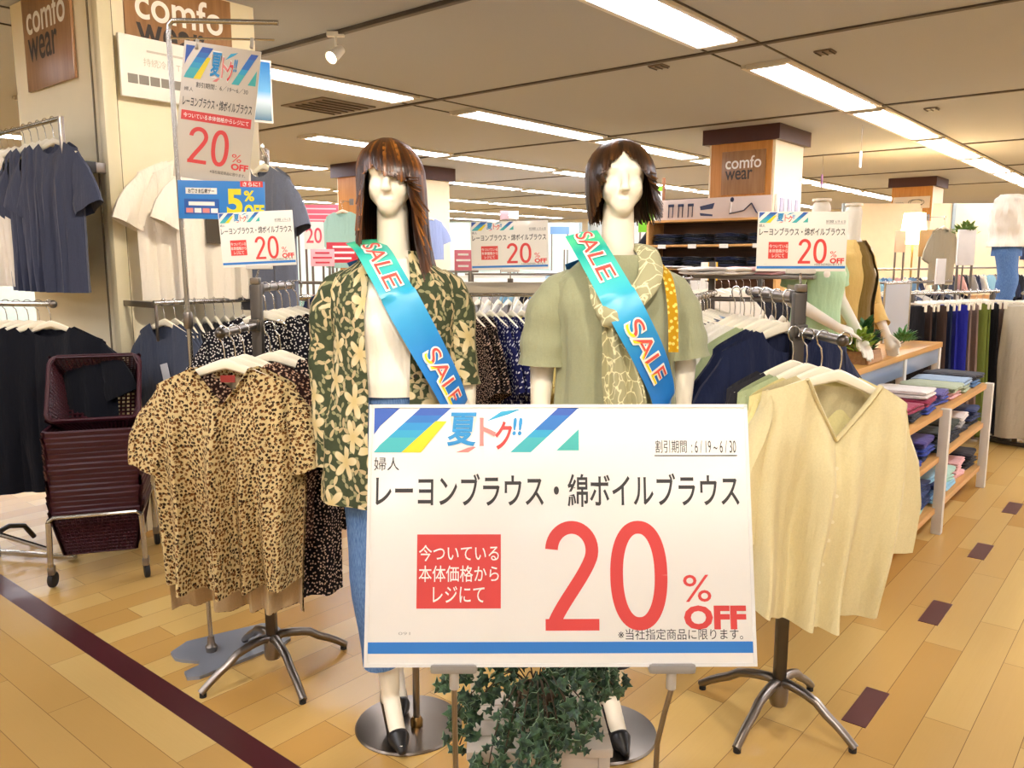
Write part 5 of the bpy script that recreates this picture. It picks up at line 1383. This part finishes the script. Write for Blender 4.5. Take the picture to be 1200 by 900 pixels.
# rack between the mannequins
a, b = at(540, 345, 4.15), at(652, 345, 4.15)
zr = a.z
t = rail('garment_rack', (a.x-.25, a.y), (b.x+.25, b.y), .013, 'pale garment rack with spotted blouses between the two mannequins', zr, (-.45, .45), cat='clothes rack')
MB().box((0, -.02, zr+.035), (1.05, .03, .055), None, 0, .004).build('top_bar', mat('#b8ad98', .5), t)
items = [('black spotted', BDOT2), ('black spotted', BDOT2), ('navy spotted', NDOT), ('navy spotted', NDOT), ('navy spotted', NDOT), ('yellow sprigged', YSPR), ('yellow sprigged', YSPR), ('yellow sprigged', YSPR), ('yellow sprigged', YSPR)]
fill('rack between the mannequins', (a.x+.02, a.y), (b.x+.02, b.y), zr, items, R(118), 'from the left on the rack between the mannequins', 5, 'blouse', 4, True)
card_clip(at(598, 317, 3.9), Vector((at(598, 317, 3.9).x, a.y-.02, zr+.07)), 'chrome card holder on the rack between the two mannequins')
# white hanger rack just behind it
a, b = at(520, 336, 5.2), at(660, 336, 5.2); zr = a.z
rail('garment_rack', (a.x, a.y), (b.x, b.y), .013, 'grey garment rack of pale tops behind the spotted blouse rack', zr, (-.35, .35), STEEL, cat='clothes rack')
fill('pale rack behind the mannequins', (a.x, a.y), (b.x, b.y), zr, [('pale' if k % 3 else 'grey', IVORY if k % 3 else fc['grey']) for k in range(12)], R(75), 'along the rack behind the spotted blouses', 6, 'blouse', 7)
# racks right of the shorter-haired mannequin
a, b = at(798, 352, 3.55), at(838, 340, 4.6); zr = 1.29
rail('garment_rack', (a.x, a.y), (b.x, b.y), .013, 'steel garment rack of navy and white tops right of the sage blouse mannequin', zr, (-.45, .45), STEEL, cat='clothes rack')
fill('navy and white rack', (a.x, a.y), (b.x, b.y), zr, [(n, m) for n, m in [('navy', NAVY), ('black', BLK), ('navy', NAVY), ('white', TEEW), ('grey', GREY), ('white', TEEW), ('lilac grey', fc['pale blue']), ('white', TEEW), ('white', TEEW), ('white', TEEW)]], R(-12), 'along the rack right of the sage mannequin', 6, 'blouse', 9)
a, b = at(838, 350, 4.5), at(925, 350, 4.3); zr = a.z
t = rail('garment_rack', (a.x-.05, a.y), (b.x+.05, b.y), .013, 'steel garment rack of white tops behind the navy blouses', zr, (-.25, .25), STEEL, cat='clothes rack')
for x in (-.25, .25): MB().box((x, .2, zr/2+.1), (.035, .035, zr+.2), None, 0, .004).build('upright', DSTEEL, t)
MB().box((0, .1, zr+.12), (.62, .26, .02), None, 0, .004).build('top_shelf', STEEL, t)
fill('white tops rack', (a.x, a.y), (b.x, b.y), zr, [('denim blue', fc['denim blue']), ('white', TEEW), ('stone', IVORY), ('white', TEEW), ('white', TEEW), ('white', TEEW), ('stone', IVORY)], R(62), 'from the left on the rack of white tops', 8, 'blouse', 11)
sp = Vector(((a.x+b.x)/2, (a.y+b.y)/2+.1, zr+.131))
for k in range(4): folded('pale folded garment, %s from the left on top of the rack of white tops' % ORD[k], (sp.x-.22+.15*k, sp.y+.02*(k % 2), sp.z), R(20*k), (fc['white'], TEEW, fc['pink'], fc['white'])[k], k, 'folded clothes on the white tops rack')
a, b = at(795, 330, 6.2), at(900, 322, 7.0); zr = 1.33
rail('garment_rack', (a.x, a.y), (b.x, b.y), .013, 'grey garment rack below the trouser shelves', zr, (-.5, .5), STEEL, cat='clothes rack')
fill('rack below the trouser shelves', (a.x, a.y), (b.x, b.y), zr, [('white' if k < 7 else 'charcoal', TEEW if k < 7 else CHAR) for k in range(12)], R(-20), 'from the left on the rack below the trouser shelves', 6, 'top', 13)
# ================================================================== TROUSER SHELVES AT THE ORANGE PILLAR
sx = Vector(on_face(C2, 'v', .5, .30, 0))
t = thing('trouser_shelf', 'wooden wall shelf of dark folded trousers below the orange pillar', 'shelf', sx, RZV)
SWd = 1.5
MB().box((0, .17, 1.05), (SWd, .02, 1.75), None, 0, .003).build('back_panel', wood('dark_shelf_back', '#4f3320', '#6a472c', 0, .6), t)
for z in (1.90, 1.63, 1.38): MB().box((0, 0, z), (SWd, .36, .025), None, 0, .003).build('shelf_board', OAK, t)
for s in (-1, 1): MB().box((s*SWd/2, 0, .96), (.03, .36, 1.92), None, 0, .003).build('side_panel', OAK, t)
def local(o, p): 
    M = Matrix.Translation(o.location) @ Matrix.Rotation(o.rotation_euler[2], 4, 'Z'); return M @ Vector(p)
for z, nm in ((1.643, 'upper'), (1.393, 'lower')):
    for k in range(4):
        for j in range(3):
            p = local(t, (-.56+k*.37, -.0, z+j*.0385))
            folded('%s folded trousers, %s in the %s pile of the %s trouser shelf' % (('dark navy', 'black')[(k+j) % 2], ORD[j], ('left end', 'second', 'third', 'right end')[k], nm), p, RZV+R(5*(j-1)), (NAVY, BLK)[(k+j) % 2], (k+j) % 4, 'folded trousers on the wall shelf')
    for k in range(4):
        tg = MB().box((0, 0, 0), (.10, .004, .045)).build('price_label', WHITET, t, (-.56+k*.37, -.186, z-.02))
p = local(t, (0, -.10, 2.02))
t2 = thing('shelf_poster', 'grey poster of trouser outlines and a seated figure above the trouser shelves', 'poster', p, RZV)
MB().box((0, 0, .0), (1.3, .012, .23), None, 0, .002).build('board', mat('#cdb9ac', .5), t2)
ps = MB()
for k in range(3):
    x = -.5+k*.12; ps.tube([(x-.025, -.008, .05), (x-.03, -.008, -.08)], .012, 6, 0, True, .3); ps.tube([(x+.025, -.008, .05), (x+.02, -.008, -.08)], .012, 6, 0, True, .3); ps.box((x, -.008, .05), (.07, .004, .03))
ps.prism([(-.15, .03), (.02, .06), (.0, -.0), (-.14, -.01)], .004, 'y', (0, -.008, 0)); ps.prism([(-.15, -.04), (.0, -.06), (.0, -.08), (-.14, -.07)], .004, 'y', (0, -.008, 0))
ps.tube([(.2, -.009, -.06), (.36, -.009, -.03), (.44, -.009, .04), (.5, -.009, -.06), (.6, -.009, -.08)], .028, 6, 0, True, .15)
ps.ball((.22, -.009, .085), (.022, .004, .026), 6)
ps.build('print', mat('#2f3350', .5), t2); MB().tube([(.22, -.010, .06), (.21, -.010, -.05)], .03, 6, 0, True, .12).build('print', mat('#efe6dc', .5), t2)
tg = at(832, 318, 5.9); t = thing('price_card', 'small white and yellow card standing above the rack right of the sage mannequin', 'sign', tg)
MB().box((-.04, 0, 0), (.05, .006, .13)).build('card', WHITET, t); MB().box((.02, 0, 0), (.07, .006, .13)).build('card', mat('#f2bd2c', .5), t); MB().tube([(0, 0, -.06), (0, 0, -.20)], .004, 6).build('rod', CHROME, t)
pw = Vector(on_face(C2, 'u', .35, .02, 2.02)); t = thing('leaflet_rack', 'white rack of leaflets on the white side of the orange pillar', 'rack', pw, RZU)
MB().box((0, 0, 0), (.62, .03, .32), None, 0, .003).build('frame', WHITET, t)
for k in range(5): MB().box((-.22+k*.11, -.02, .0), (.075, .01, .24)).build('leaflet', (mat('#9d97b0', .5), mat('#c7c0d0', .5))[k % 2], t)
# ================================================================== RIGHT-HAND TROUSER RACKS
def pants_mb(seed, L=1.05, w_=.19):
    rnd = random.Random(seed); mb = MB(); rings = []; n = 20
    for i in range(16):
        t_ = i/15; z = -.10-L*t_; ww = lerp(.15, w_, t_); dd = .022+.012*sin(pi*t_); row = []
        for j in range(n):
            a = 2*pi*j/n; row.append((ww*cos(a)+.006*sin(3*t_+seed), dd*sin(a)*(1+.35*sin(4*a+seed+t_*2))+.012*sin(ww*0+cos(a)*6+seed), z-.012*sin(2*a)))
        rings.append(row)
    return mb.loft(rings, True, 0, (True, False))
PM = [pants_mb(s) for s in range(3)]; PC = {}
def pants(m, k):
    if (m.name, k) not in PC: PC[(m.name, k)] = PM[k].mesh('trousers', m)
    return PC[(m.name, k)]
pcol = {n: cloth(h, .12) for n, h in (('beige', '#c9b592'), ('sand', '#bfa878'), ('mauve', '#8a7468'), ('olive green', '#6f7a35'), ('royal blue', '#2b2f96'), ('black', '#1b191c'), ('stone', '#cdc0a4'), ('tan', '#b8955c'), ('dark brown', '#4a3a33'), ('navy', '#1f2a48'))}
def pants_rack(label, p, q, z, names, place, rz, grp):
    rail('garment_rack', p, q, .013, label, z, (-.5*(Vector(q)-Vector(p)).length+.08, .5*(Vector(q)-Vector(p)).length-.08), cat='clothes rack')
    for k, n in enumerate(names):
        c = Vector((p[0], p[1], z)).lerp(Vector((q[0], q[1], z)), (k+.5)/len(names)); c.z = z+.001; r = rz+R(7*sin(k*2.3))
        o = inst('trousers', pants(pcol[n], k % 3), None, c, (0, 0, r)); tag(o, '%s wide trousers, %s %s' % (n, ORD[k], place), 'trousers', grp)
        hanger('cream clip hanger, %s %s' % (ORD[k], place), c, r, 'clip hangers, '+grp, True)
p, q = uv(7.55, 1.25), uv(8.9, 1.25)
pants_rack('chrome rack of beige wide trousers at the right edge', (3.95, 6.35), (4.98, 7.0), 1.22, ['stone', 'beige', 'stone', 'beige', 'sand', 'tan', 'beige', 'sand', 'tan', 'sand', 'beige', 'tan', 'sand', 'tan', 'beige', 'sand'], 'from the left on the rack of beige trousers', R(118), 'trousers on the beige rack')
pants_rack('chrome rack of dark and coloured trousers behind the display table', (2.97, 6.2), (4.0, 6.75), 1.22, ['black', 'dark brown', 'black', 'dark brown', 'navy', 'royal blue', 'royal blue', 'mauve', 'mauve', 'olive green', 'olive green', 'black', 'mauve', 'stone'], 'from the left on the rack behind the display table', R(118), 'trousers on the coloured rack')
# racks of tops beyond the table
a, b = at(1000, 352, 7.6), at(1115, 340, 8.4)
rail('garment_rack', (a.x, a.y), (b.x, b.y), .013, 'grey garment rack beyond the display table', 1.26, (-.5, .5), STEEL, cat='clothes rack')
fill('rack beyond the display table', (a.x, a.y), (b.x, b.y), 1.26, [(('charcoal', 'grey', 'white', 'black')[k % 4], (CHAR, GREY, TEEW, BLK)[k % 4]) for k in range(12)], R(140), 'from the left on the rack beyond the display table', 6, 'top', 15)
# acrylic garment bag panel
t = thing('clear_panel', 'translucent plastic sheet hanging behind the cardigan mannequin', 'panel', at(1050, 372, 5.75), R(38))
N = NT('frosted_sheet'); N.b.inputs['Transmission Weight'].default_value = .55; N.b.inputs['Alpha'].default_value = .8
FROST = N.fin(srgb('#d9dde2'), .35)
MB().box((0, 0, 0), (.34, .008, .48), None, 0, .002).build('sheet', FROST, t); MB().tube([(-.18, 0, .24), (.18, 0, .24)], .008, 8).build('top_bar', CHROME, t)
MB().tube([(-.18, 0, .24), (-.18, 0, -1.15)], .008, 8).build('support', CHROME, t); MB().tube([(.18, 0, .24), (.18, 0, -1.15)], .008, 8).build('support', CHROME, t)
# hip mannequins in jeans standing on the beige rack
def hip_form(label, px, Y, jm_, blouse, rz):
    b0 = at(px, 356, Y); t = thing('hip_mannequin', label, 'mannequin', (b0.x, b0.y, b0.z), rz)
    lg = MB(); lg.loft([ring(0, 0, z, w_, d_, 28) for z, w_, d_ in ((.42, .165, .12), (.52, .16, .115), (.62, .128, .10))], True)
    for s in (-1, 1): sleeve(lg, [(s*.08, 0, .48), (s*.085, -.03, .22), (s*.09, 0, 0)], [.10, .085, .075])
    lg.build('jeans', jm_, t)
    MB().lathe([(0, 0), (.16, 0), (.16, .012), (.012, .02), (.012, .45)], 24, (0, 0, -.0), 0, False).build('stand', STEEL, t)
    if blouse:
        mb = draped('white_blouse', TEEW, t, [(.50, .20, .16), (.60, .17, .14), (.68, .19, .15), (.80, .20, .15), (.90, .17, .12), (.95, .10, .08)], None, 40, lambda ph, z: .08*sin(6*ph+z*20)+.04*sin(11*ph))
        mb.build('white_blouse', TEEW, t)
    MB().lathe([(.011, -b0.z+.02), (.011, .01)], 10).build('support_pole', STEEL, t)
    MB().lathe([(0, -b0.z), (.18, -b0.z), (.17, -b0.z+.02), (0, -b0.z+.025)], 24).build('floor_plate', STEEL, t)
hip_form('hip mannequin in blue jeans with a white blouse at the right edge', 1174, 7.3, DENIM, True, R(55))
hip_form('hip mannequin in dark jeans half cut off at the right edge', 1207, 7.9, cloth('#26304e'), False, R(55))
# ================================================================== FAR FLOOR
PINKB = mat('#e4576a', .5); REDB = mat('#cf3040', .5)
def board(name, label, px, py, Y, w_, h, m, rz=0.0, text=None, tm=None, cat='sign', post=False, lines=0):
    c = at(px, py, Y); t = thing(name, label, cat, c, rz); nl = lines
    for k_ in range(nl): MB().box((0, -.012, h*(.28-.56*k_/max(nl-1, 1))), (w_*(.8 if k_ % 2 else .6), .003, h*.10)).build('faint_print_line', tm or WHITET, t)
    MB().box((0, 0, 0), (w_, .02, h), None, 0, .003).build('board', m, t)
    if text: text_mb(text, -w_*.40, w_*.40, -h*.28, h*.28, .01, -.0115).build('lettering', tm or WHITET, t)
    if post:
        for s in (-1, 1): MB().tube([(s*w_*.42, .0, -h/2), (s*w_*.42, 0, -c.z)], .012, 8).build('post', STEEL, t)
        MB().box((0, 0, -c.z+.015), (w_, .35, .03), None, 0, .005).build('foot', STEEL, t)
    return t
t_pink = board('sale_board', 'pink sale board on the far floor left of the floral jacket mannequin', 371, 252, 10.8, .56, .26, PINKB, R(10), post=True)
for k_ in range(3): MB().box((0, -.012, .08-.07*k_), (.5, .004, .016)).build('pale_line', mat('#f6c0c4', .5), t_pink)
board('sale_board', 'red sale board low beside the floral jacket mannequin', 401, 296, 8.2, .30, .20, REDB, R(10), post=True, lines=3)
board('sale_board', 'small red and white card left of the red sale board', 378, 302, 7.8, .22, .16, mat('#e8b0b4', .5), R(10), None, REDB, post=True, lines=3)
board('sale_board', 'pale card with pink figures below the pink sale board', 368, 276, 8.6, .20, .28, WHITET, R(8), '20', PINKB, post=True)
board('sale_board', 'small pink and white card beside the central white sale card', 543, 305, 6.5, .14, .16, mat('#d97784', .5), 0, post=True, lines=3)
# clothes shown on pillar 4
pf = Vector(on_face(C4, 'v', .30, .16, 0))
def shown(label, p, z, m, rz, long=False, sc=1.0):
    o = garment('blouse', low_top(m, long), label, (p.x, p.y, z), rz, None, 'blouse'); hanger('cream hanger holding the '+label.split(' hanging')[0]+' on the far side', (p.x, p.y, z), rz, None)
    t = thing('wall_hook', 'wire hook above the '+' '.join(label.split()[:2]), 'hook', (p.x, p.y, z), rz)
    MB().tube([(0, .0, -.016), (0, .02, .012), (0, .20, .014)], .004, 6).build('arm', STEEL, t); MB().box((0, .20, .014), (.05, .01, .07)).build('plate', STEEL, t)
MINT = cloth('#a9d0c2', .08); PERI = cloth('#8f9dc4', .1); ROSE = cloth('#e7b8aa', .1)
shown('mint green blouse hanging on the far pillar left of the floral jacket mannequin', at(401, 240, 9.2), at(401, 240, 9.2).z+.03, MINT, RZV+R(20))
shown('rose blouse hanging on the orange side of the far pillar', Vector(on_face(C4, 'v', .12, .20, 0)), 2.1, ROSE, RZV)
pq = Vector(on_face(C4, 'u', .85, .20, 0))
shown('periwinkle blouse hanging on the white side of the far pillar', pq, 2.2, PERI, RZU+R(-25))
# black tee torso far behind
def mini_torso(label, px, py, Y, m, rz=0.0):
    c = at(px, py, Y); t = thing('torso_mannequin', label, 'mannequin', (c.x, c.y, 0), rz); h = c.z
    MB().tube([(0, 0, .02), (0, 0, h)], .012, 8).build('pole', STEEL, t); MB().lathe([(0, 0), (.16, 0), (.15, .02), (0, .025)], 20).build('foot_plate', STEEL, t)
    mb = draped('top', m, t, [(h-.30, .16, .11), (h-.1, .15, .12), (h+.12, .17, .12), (h+.20, .14, .09), (h+.25, .06, .06)], None, 32)
    for s in (-1, 1): sleeve(mb, [(s*.13, 0, h+.15), (s*.22, 0, h+.02), (s*.24, 0, h-.06)], [.06, .07, .07])
    mb.build('top', m, t); MB().lathe([(.05, h+.22), (.05, h+.33), (0, h+.335)], 16).build('neck', SKIN, t)
mini_torso('far torso mannequin in a black tee right of the sage blouse mannequin', 775, 288, 10.4, BLK)
board('price_board', 'pale oval card on the far black tee', 776, 282, 10.24, .09, .07, mat('#d8c9b0', .5), 0, cat='sign', post=False)
t = board('floor_banner', 'tall green and white banner board behind the short-haired wig', 762, 245, 11.0, .30, .60, mat('#7cc832', .5), 0, post=True)
MB().box((.17, 0, -.1), (.04, .03, 1.0), None, 0, .004).build('side_frame', mat('#8a5a3a', .5), t); MB().box((.10, -.013, -.02), (.10, .006, .5)).build('white_band', WHITET, t)
# far gondolas and racks: each its own
rr = random.Random(31)
palette = [('white', TEEW), ('sky blue', fc['sky blue']), ('pale grey', fc['grey']), ('navy', NAVY), ('mint', MINT), ('pink', fc['pink']), ('black', BLK), ('ivory', IVORY), ('denim blue', fc['denim blue'])]
def far_rack(label, place, p, q, z, n, seed, pal=None):
    p = Vector((p[0], p[1])); q = Vector((q[0], q[1])); L = (q-p).length
    rail('garment_rack', p, q, .014, label, z, (-L/2+.1, L/2-.1), STEEL, cat='clothes rack')
    r = random.Random(seed); items = [(pal or palette)[r.randrange(len(pal or palette))] for _ in range(n)]
    d = q-p; fill(place, p, q, z, items, math.atan2(d.y, d.x)+R(66), 'from the left on the '+place, 8, 'top', seed, False, False)
B_ = lambda px, py, Y: (at(px, py, Y).x, at(px, py, Y).y)
far_rack('far garment rack left of the floral jacket mannequin', 'far rack left of the floral jacket', B_(330, 330, 7.2), B_(425, 330, 7.0), 1.28, 14, 2)
far_rack('far garment rack just right of the far pillar', 'far rack right of the far pillar', B_(500, 320, 8.2), B_(560, 320, 8.6), 1.36, 9, 3)
far_rack('far garment rack behind the central sale card', 'far rack behind the central sale card', B_(545, 325, 10.5), B_(690, 325, 10.0), 1.30, 16, 4)
far_rack('far garment rack behind the sage mannequin', 'far rack behind the sage mannequin', B_(680, 310, 12.5), B_(790, 310, 12.0), 1.38, 14, 5)
far_rack('far garment rack beyond the trouser shelves', 'far rack left of the trouser shelves', B_(755, 305, 9.0), B_(812, 305, 8.4), 1.40, 9, 6, [('dark', BLK), ('charcoal', CHAR), ('pale', IVORY), ('mint', MINT)])
far_rack('far garment rack behind the green dress mannequin', 'far rack behind the green dress mannequin', B_(985, 320, 10.0), B_(1100, 315, 11.0), 1.36, 14, 7)
far_rack('far garment rack in the back corner on the right', 'far rack in the right back corner', B_(1110, 318, 12.6), B_(1210, 312, 13.2), 1.36, 14, 8)
# far counters and partitions
def counter(label, px, py, Y, w_, d_, h, m, rz=0.0, top='#e9eef0'):
    c = at(px, py, Y); t = thing('shop_counter', label, 'counter', (c.x, c.y, 0), rz)
    MB().box((0, 0, h/2), (w_, d_, h), None, 0, .01).build('body', m, t); MB().box((0, 0, h+.015), (w_+.04, d_+.04, .03), None, 0, .005).build('top', mat(top, .4), t)
    for k in range(3): MB().box((-w_/3+k*w_/3, -d_/2-.004, h*.55), (w_/3-.03, .012, h*.6), None, 0, .003).build('front_panel', m, t)
    return t
BLUEC = mat('#a9c6dc', .5)
counter('pale blue far counter seen left of the sage mannequin', 690, 300, 15.0, 1.9, .6, 1.25, BLUEC)
counter('white far counter seen right of the far pillar', 585, 300, 14.5, 1.6, .6, 1.2, mat('#dfe6e6', .5))
board('name_board', 'blue sign panel high above the pale blue far counter', 656, 270, 15.8, .36, .14, mat('#7aa7d6', .5), post=True)
board('name_board', 'white sign panel above the pale blue far counter', 690, 285, 14.3, 1.0, .22, WHITET, post=True)
board('name_board', 'small reddish poster high on the far side behind the central sale card', 591, 252, 17.0, .18, .18, mat('#a98b8e', .5), post=True)
board('name_board', 'white poster beside the reddish poster behind the central sale card', 602, 252, 17.2, .20, .16, WHITET, post=True)
def partition(label, px0, px1, Y, h, m):
    a, b = at(px0, 300, Y), at(px1, 300, Y); c = (a+b)/2; t = thing('glass_partition', label, 'partition', (c.x, c.y, 0), 0); L = (b-a).length
    MB().box((0, 0, h/2), (L, .05, h), None, 0, .004).build('panel', m, t)
    for s in (-1, 0, 1): MB().box((s*L/2, -.03, h/2), (.06, .06, h), None, 0, .004).build('upright', mat('#9aa6a8', .4), t)
partition('pale teal partition across the back of the shop left', 525, 680, 19.5, 2.35, mat('#cfe8e4', .35))
partition('grey white partition across the back of the shop behind the sage mannequin', 690, 835, 18.0, 2.3, mat('#c9d3d3', .35))
# right back: interior corner with lamp
lp = at(1071, 268, 11.0)
t = thing('table_lamp', 'bright warm lamp glowing beside the far orange pillar', 'lamp', (lp.x, lp.y, 0), 0)
MB().lathe([(.17, lp.z-.20), (.13, lp.z+.20), (.125, lp.z+.20), (.165, lp.z-.20)], 24, (0, 0, 0), 0, False).build('lamp_shade', glow('lamp_shade_glow', '#ffdf9a', 22.0), t)
MB().ball((0, 0, lp.z), .05, 8).build('bulb', glow('bulb_glow', '#fff0c8', 40.0), t)
MB().lathe([(.10, 0), (.10, .02), (.012, .04), (.012, lp.z-.1)], 16).build('stand', mat('#a8874c', .4, 1.), t)
pl_ = bpy.data.lights.new('lamp', 'POINT'); pl_.energy = 60; pl_.color = (1, .78, .45); pl_.shadow_soft_size = .08
plo = bpy.data.objects.new('lamp', pl_); COL.objects.link(plo); plo.parent = t; plo.location = (0, -.16, lp.z)
counter('warm wooden far counter under the glowing lamp', 1075, 310, 11.6, 2.4, .6, .98, wood('far_counter_wood', '#b98d58', '#cfa36c', 0, .5), R(20), '#d9bd8e')
board('kraft_board', 'tan kraft paper board beside the glowing lamp', 1088, 285, 9.4, .24, .30, mat('#c29a62', .6), R(12), post=True)
board('kraft_board', 'pale board with an orange print left of the glowing lamp', 1055, 283, 10.2, .14, .26, mat('#e3b491', .6), R(12), post=True)
board('stock_card', 'white leaflet stand with an orange header below the green wreath', 1132, 290, 8.0, .22, .34, mat('#ece8e2', .5), R(20), post=True)
board('stock_card', 'small white card on the rack right of the kraft paper board', 1102, 318, 7.2, .10, .22, mat('#efe6dc', .5), R(20), post=True)
t = thing('green_wreath', 'leafy green wreath above the white leaflet stand', 'plant', at(1132, 272, 8.1), R(20)); leaf_clump(t, 'leaves', mat('#6f8a3a', .6, var=.2), (0, 0, -.04), .16, .12, 90, 14, .07)
MB().tube([(-.1, .0, -.035), (.1, 0, -.035)], .006, 6).build('stem', STEM, t); MB().tube([(0, 0, -.04), (0, .03, -at(1132, 272, 8.1).z)], .008, 6).build('support', STEEL, t)
shown('khaki jacket hanging beyond the kraft paper board', at(1107, 262, 9.0), at(1107, 262, 9.0).z+.06, cloth('#a39a83'), R(30))
partition('beige partition wall behind the glowing lamp', 985, 1240, 14.5, 2.45, mat('#e8d6ae', .6))
# ceiling details
def vent(label, px, py):
    dx, dy = (px-600)/FPX, (py-450)/FPX; dY = cos(PITCH)-dy*sin(PITCH); dZ = -sin(PITCH)-dy*cos(PITCH); Y = (HC-H_EYE)/(dZ/dY)
    return Vector((dx/dY*Y, Y, HC))
for px, py, s, lab in ((385, 124, .62, 'large dark square air vent in the ceiling behind the near pillar'), (772, 77, .12, 'small dark ceiling vent above the short-haired mannequin'), (967, 60, .12, 'small dark ceiling vent above the orange pillar'), (1092, 127, .12, 'small dark ceiling vent near the right-hand light row')):
    t = thing('ceiling_vent', lab, 'vent', vent('', px, py), AX)
    MB().box((0, 0, -.006), (s, s, .012), None, 0, .003).build('frame', mat('#6d5f52', .6), t)
    for k in range(max(3, int(s*10))): n_ = max(3, int(s*10)); MB().box((0, -s*.4+s*.8*k/(n_-1), -.015), (s*.84, .022 if s > .3 else .012, .008), (R(25), 0, 0)).build('slat', mat('#3e342c', .6), t)
for px, py, lab in ((965, 208, 'small purple striped tag hanging from the ceiling right of the orange pillar'), (1011, 160, 'small white tag hook hanging from the ceiling right of the orange pillar')):
    v = vent('', px, py-28) if px < 1000 else vent('', px, py-14); t = thing('hanging_tag', lab, 'tag', v, AX)
    MB().tube([(0, 0, 0), (0, 0, -.28)], .003, 5).build('cord', STEEL, t); MB().box((0, 0, -.36), (.05, .012, .17), None, 0, .003).build('tag_card', (mat('#8a5aa0', .5) if px < 1000 else WHITET), t)
t = thing('blue_poster', 'small blue sky photo panel at the right edge of the near pillar', 'poster', at(303, 107, 4.35), R(30))
MB().box((0, 0, 0), (.135, .02, .31), None, 0, .003).build('panel', WHITET, t)
N = NT('sky_photo'); s_ = N.add('ShaderNodeSeparateXYZ'); N.put(s_.inputs[0], N.obj()); cr = N.add('ShaderNodeValToRGB'); N.put(cr.inputs[0], N.math('ADD', N.math('MULTIPLY', s_.outputs[2], 3.3), .5)); e = cr.color_ramp.elements
e[0].position = .05; e[0].color = srgb('#5f7f95'); e[1].position = 1; e[1].color = srgb('#1f78c8'); k = e.new(.35); k.color = srgb('#cfe0ea'); k = e.new(.5); k.color = srgb('#6db2e6')
MB().box((0, -.0115, 0), (.118, .003, .288)).build('printed_photo', N.fin(cr.outputs[0], .25), t)
MB().tube([(0, .01, 0), (-.05, .12, 0)], .008, 6).build('bracket', STEEL, t)
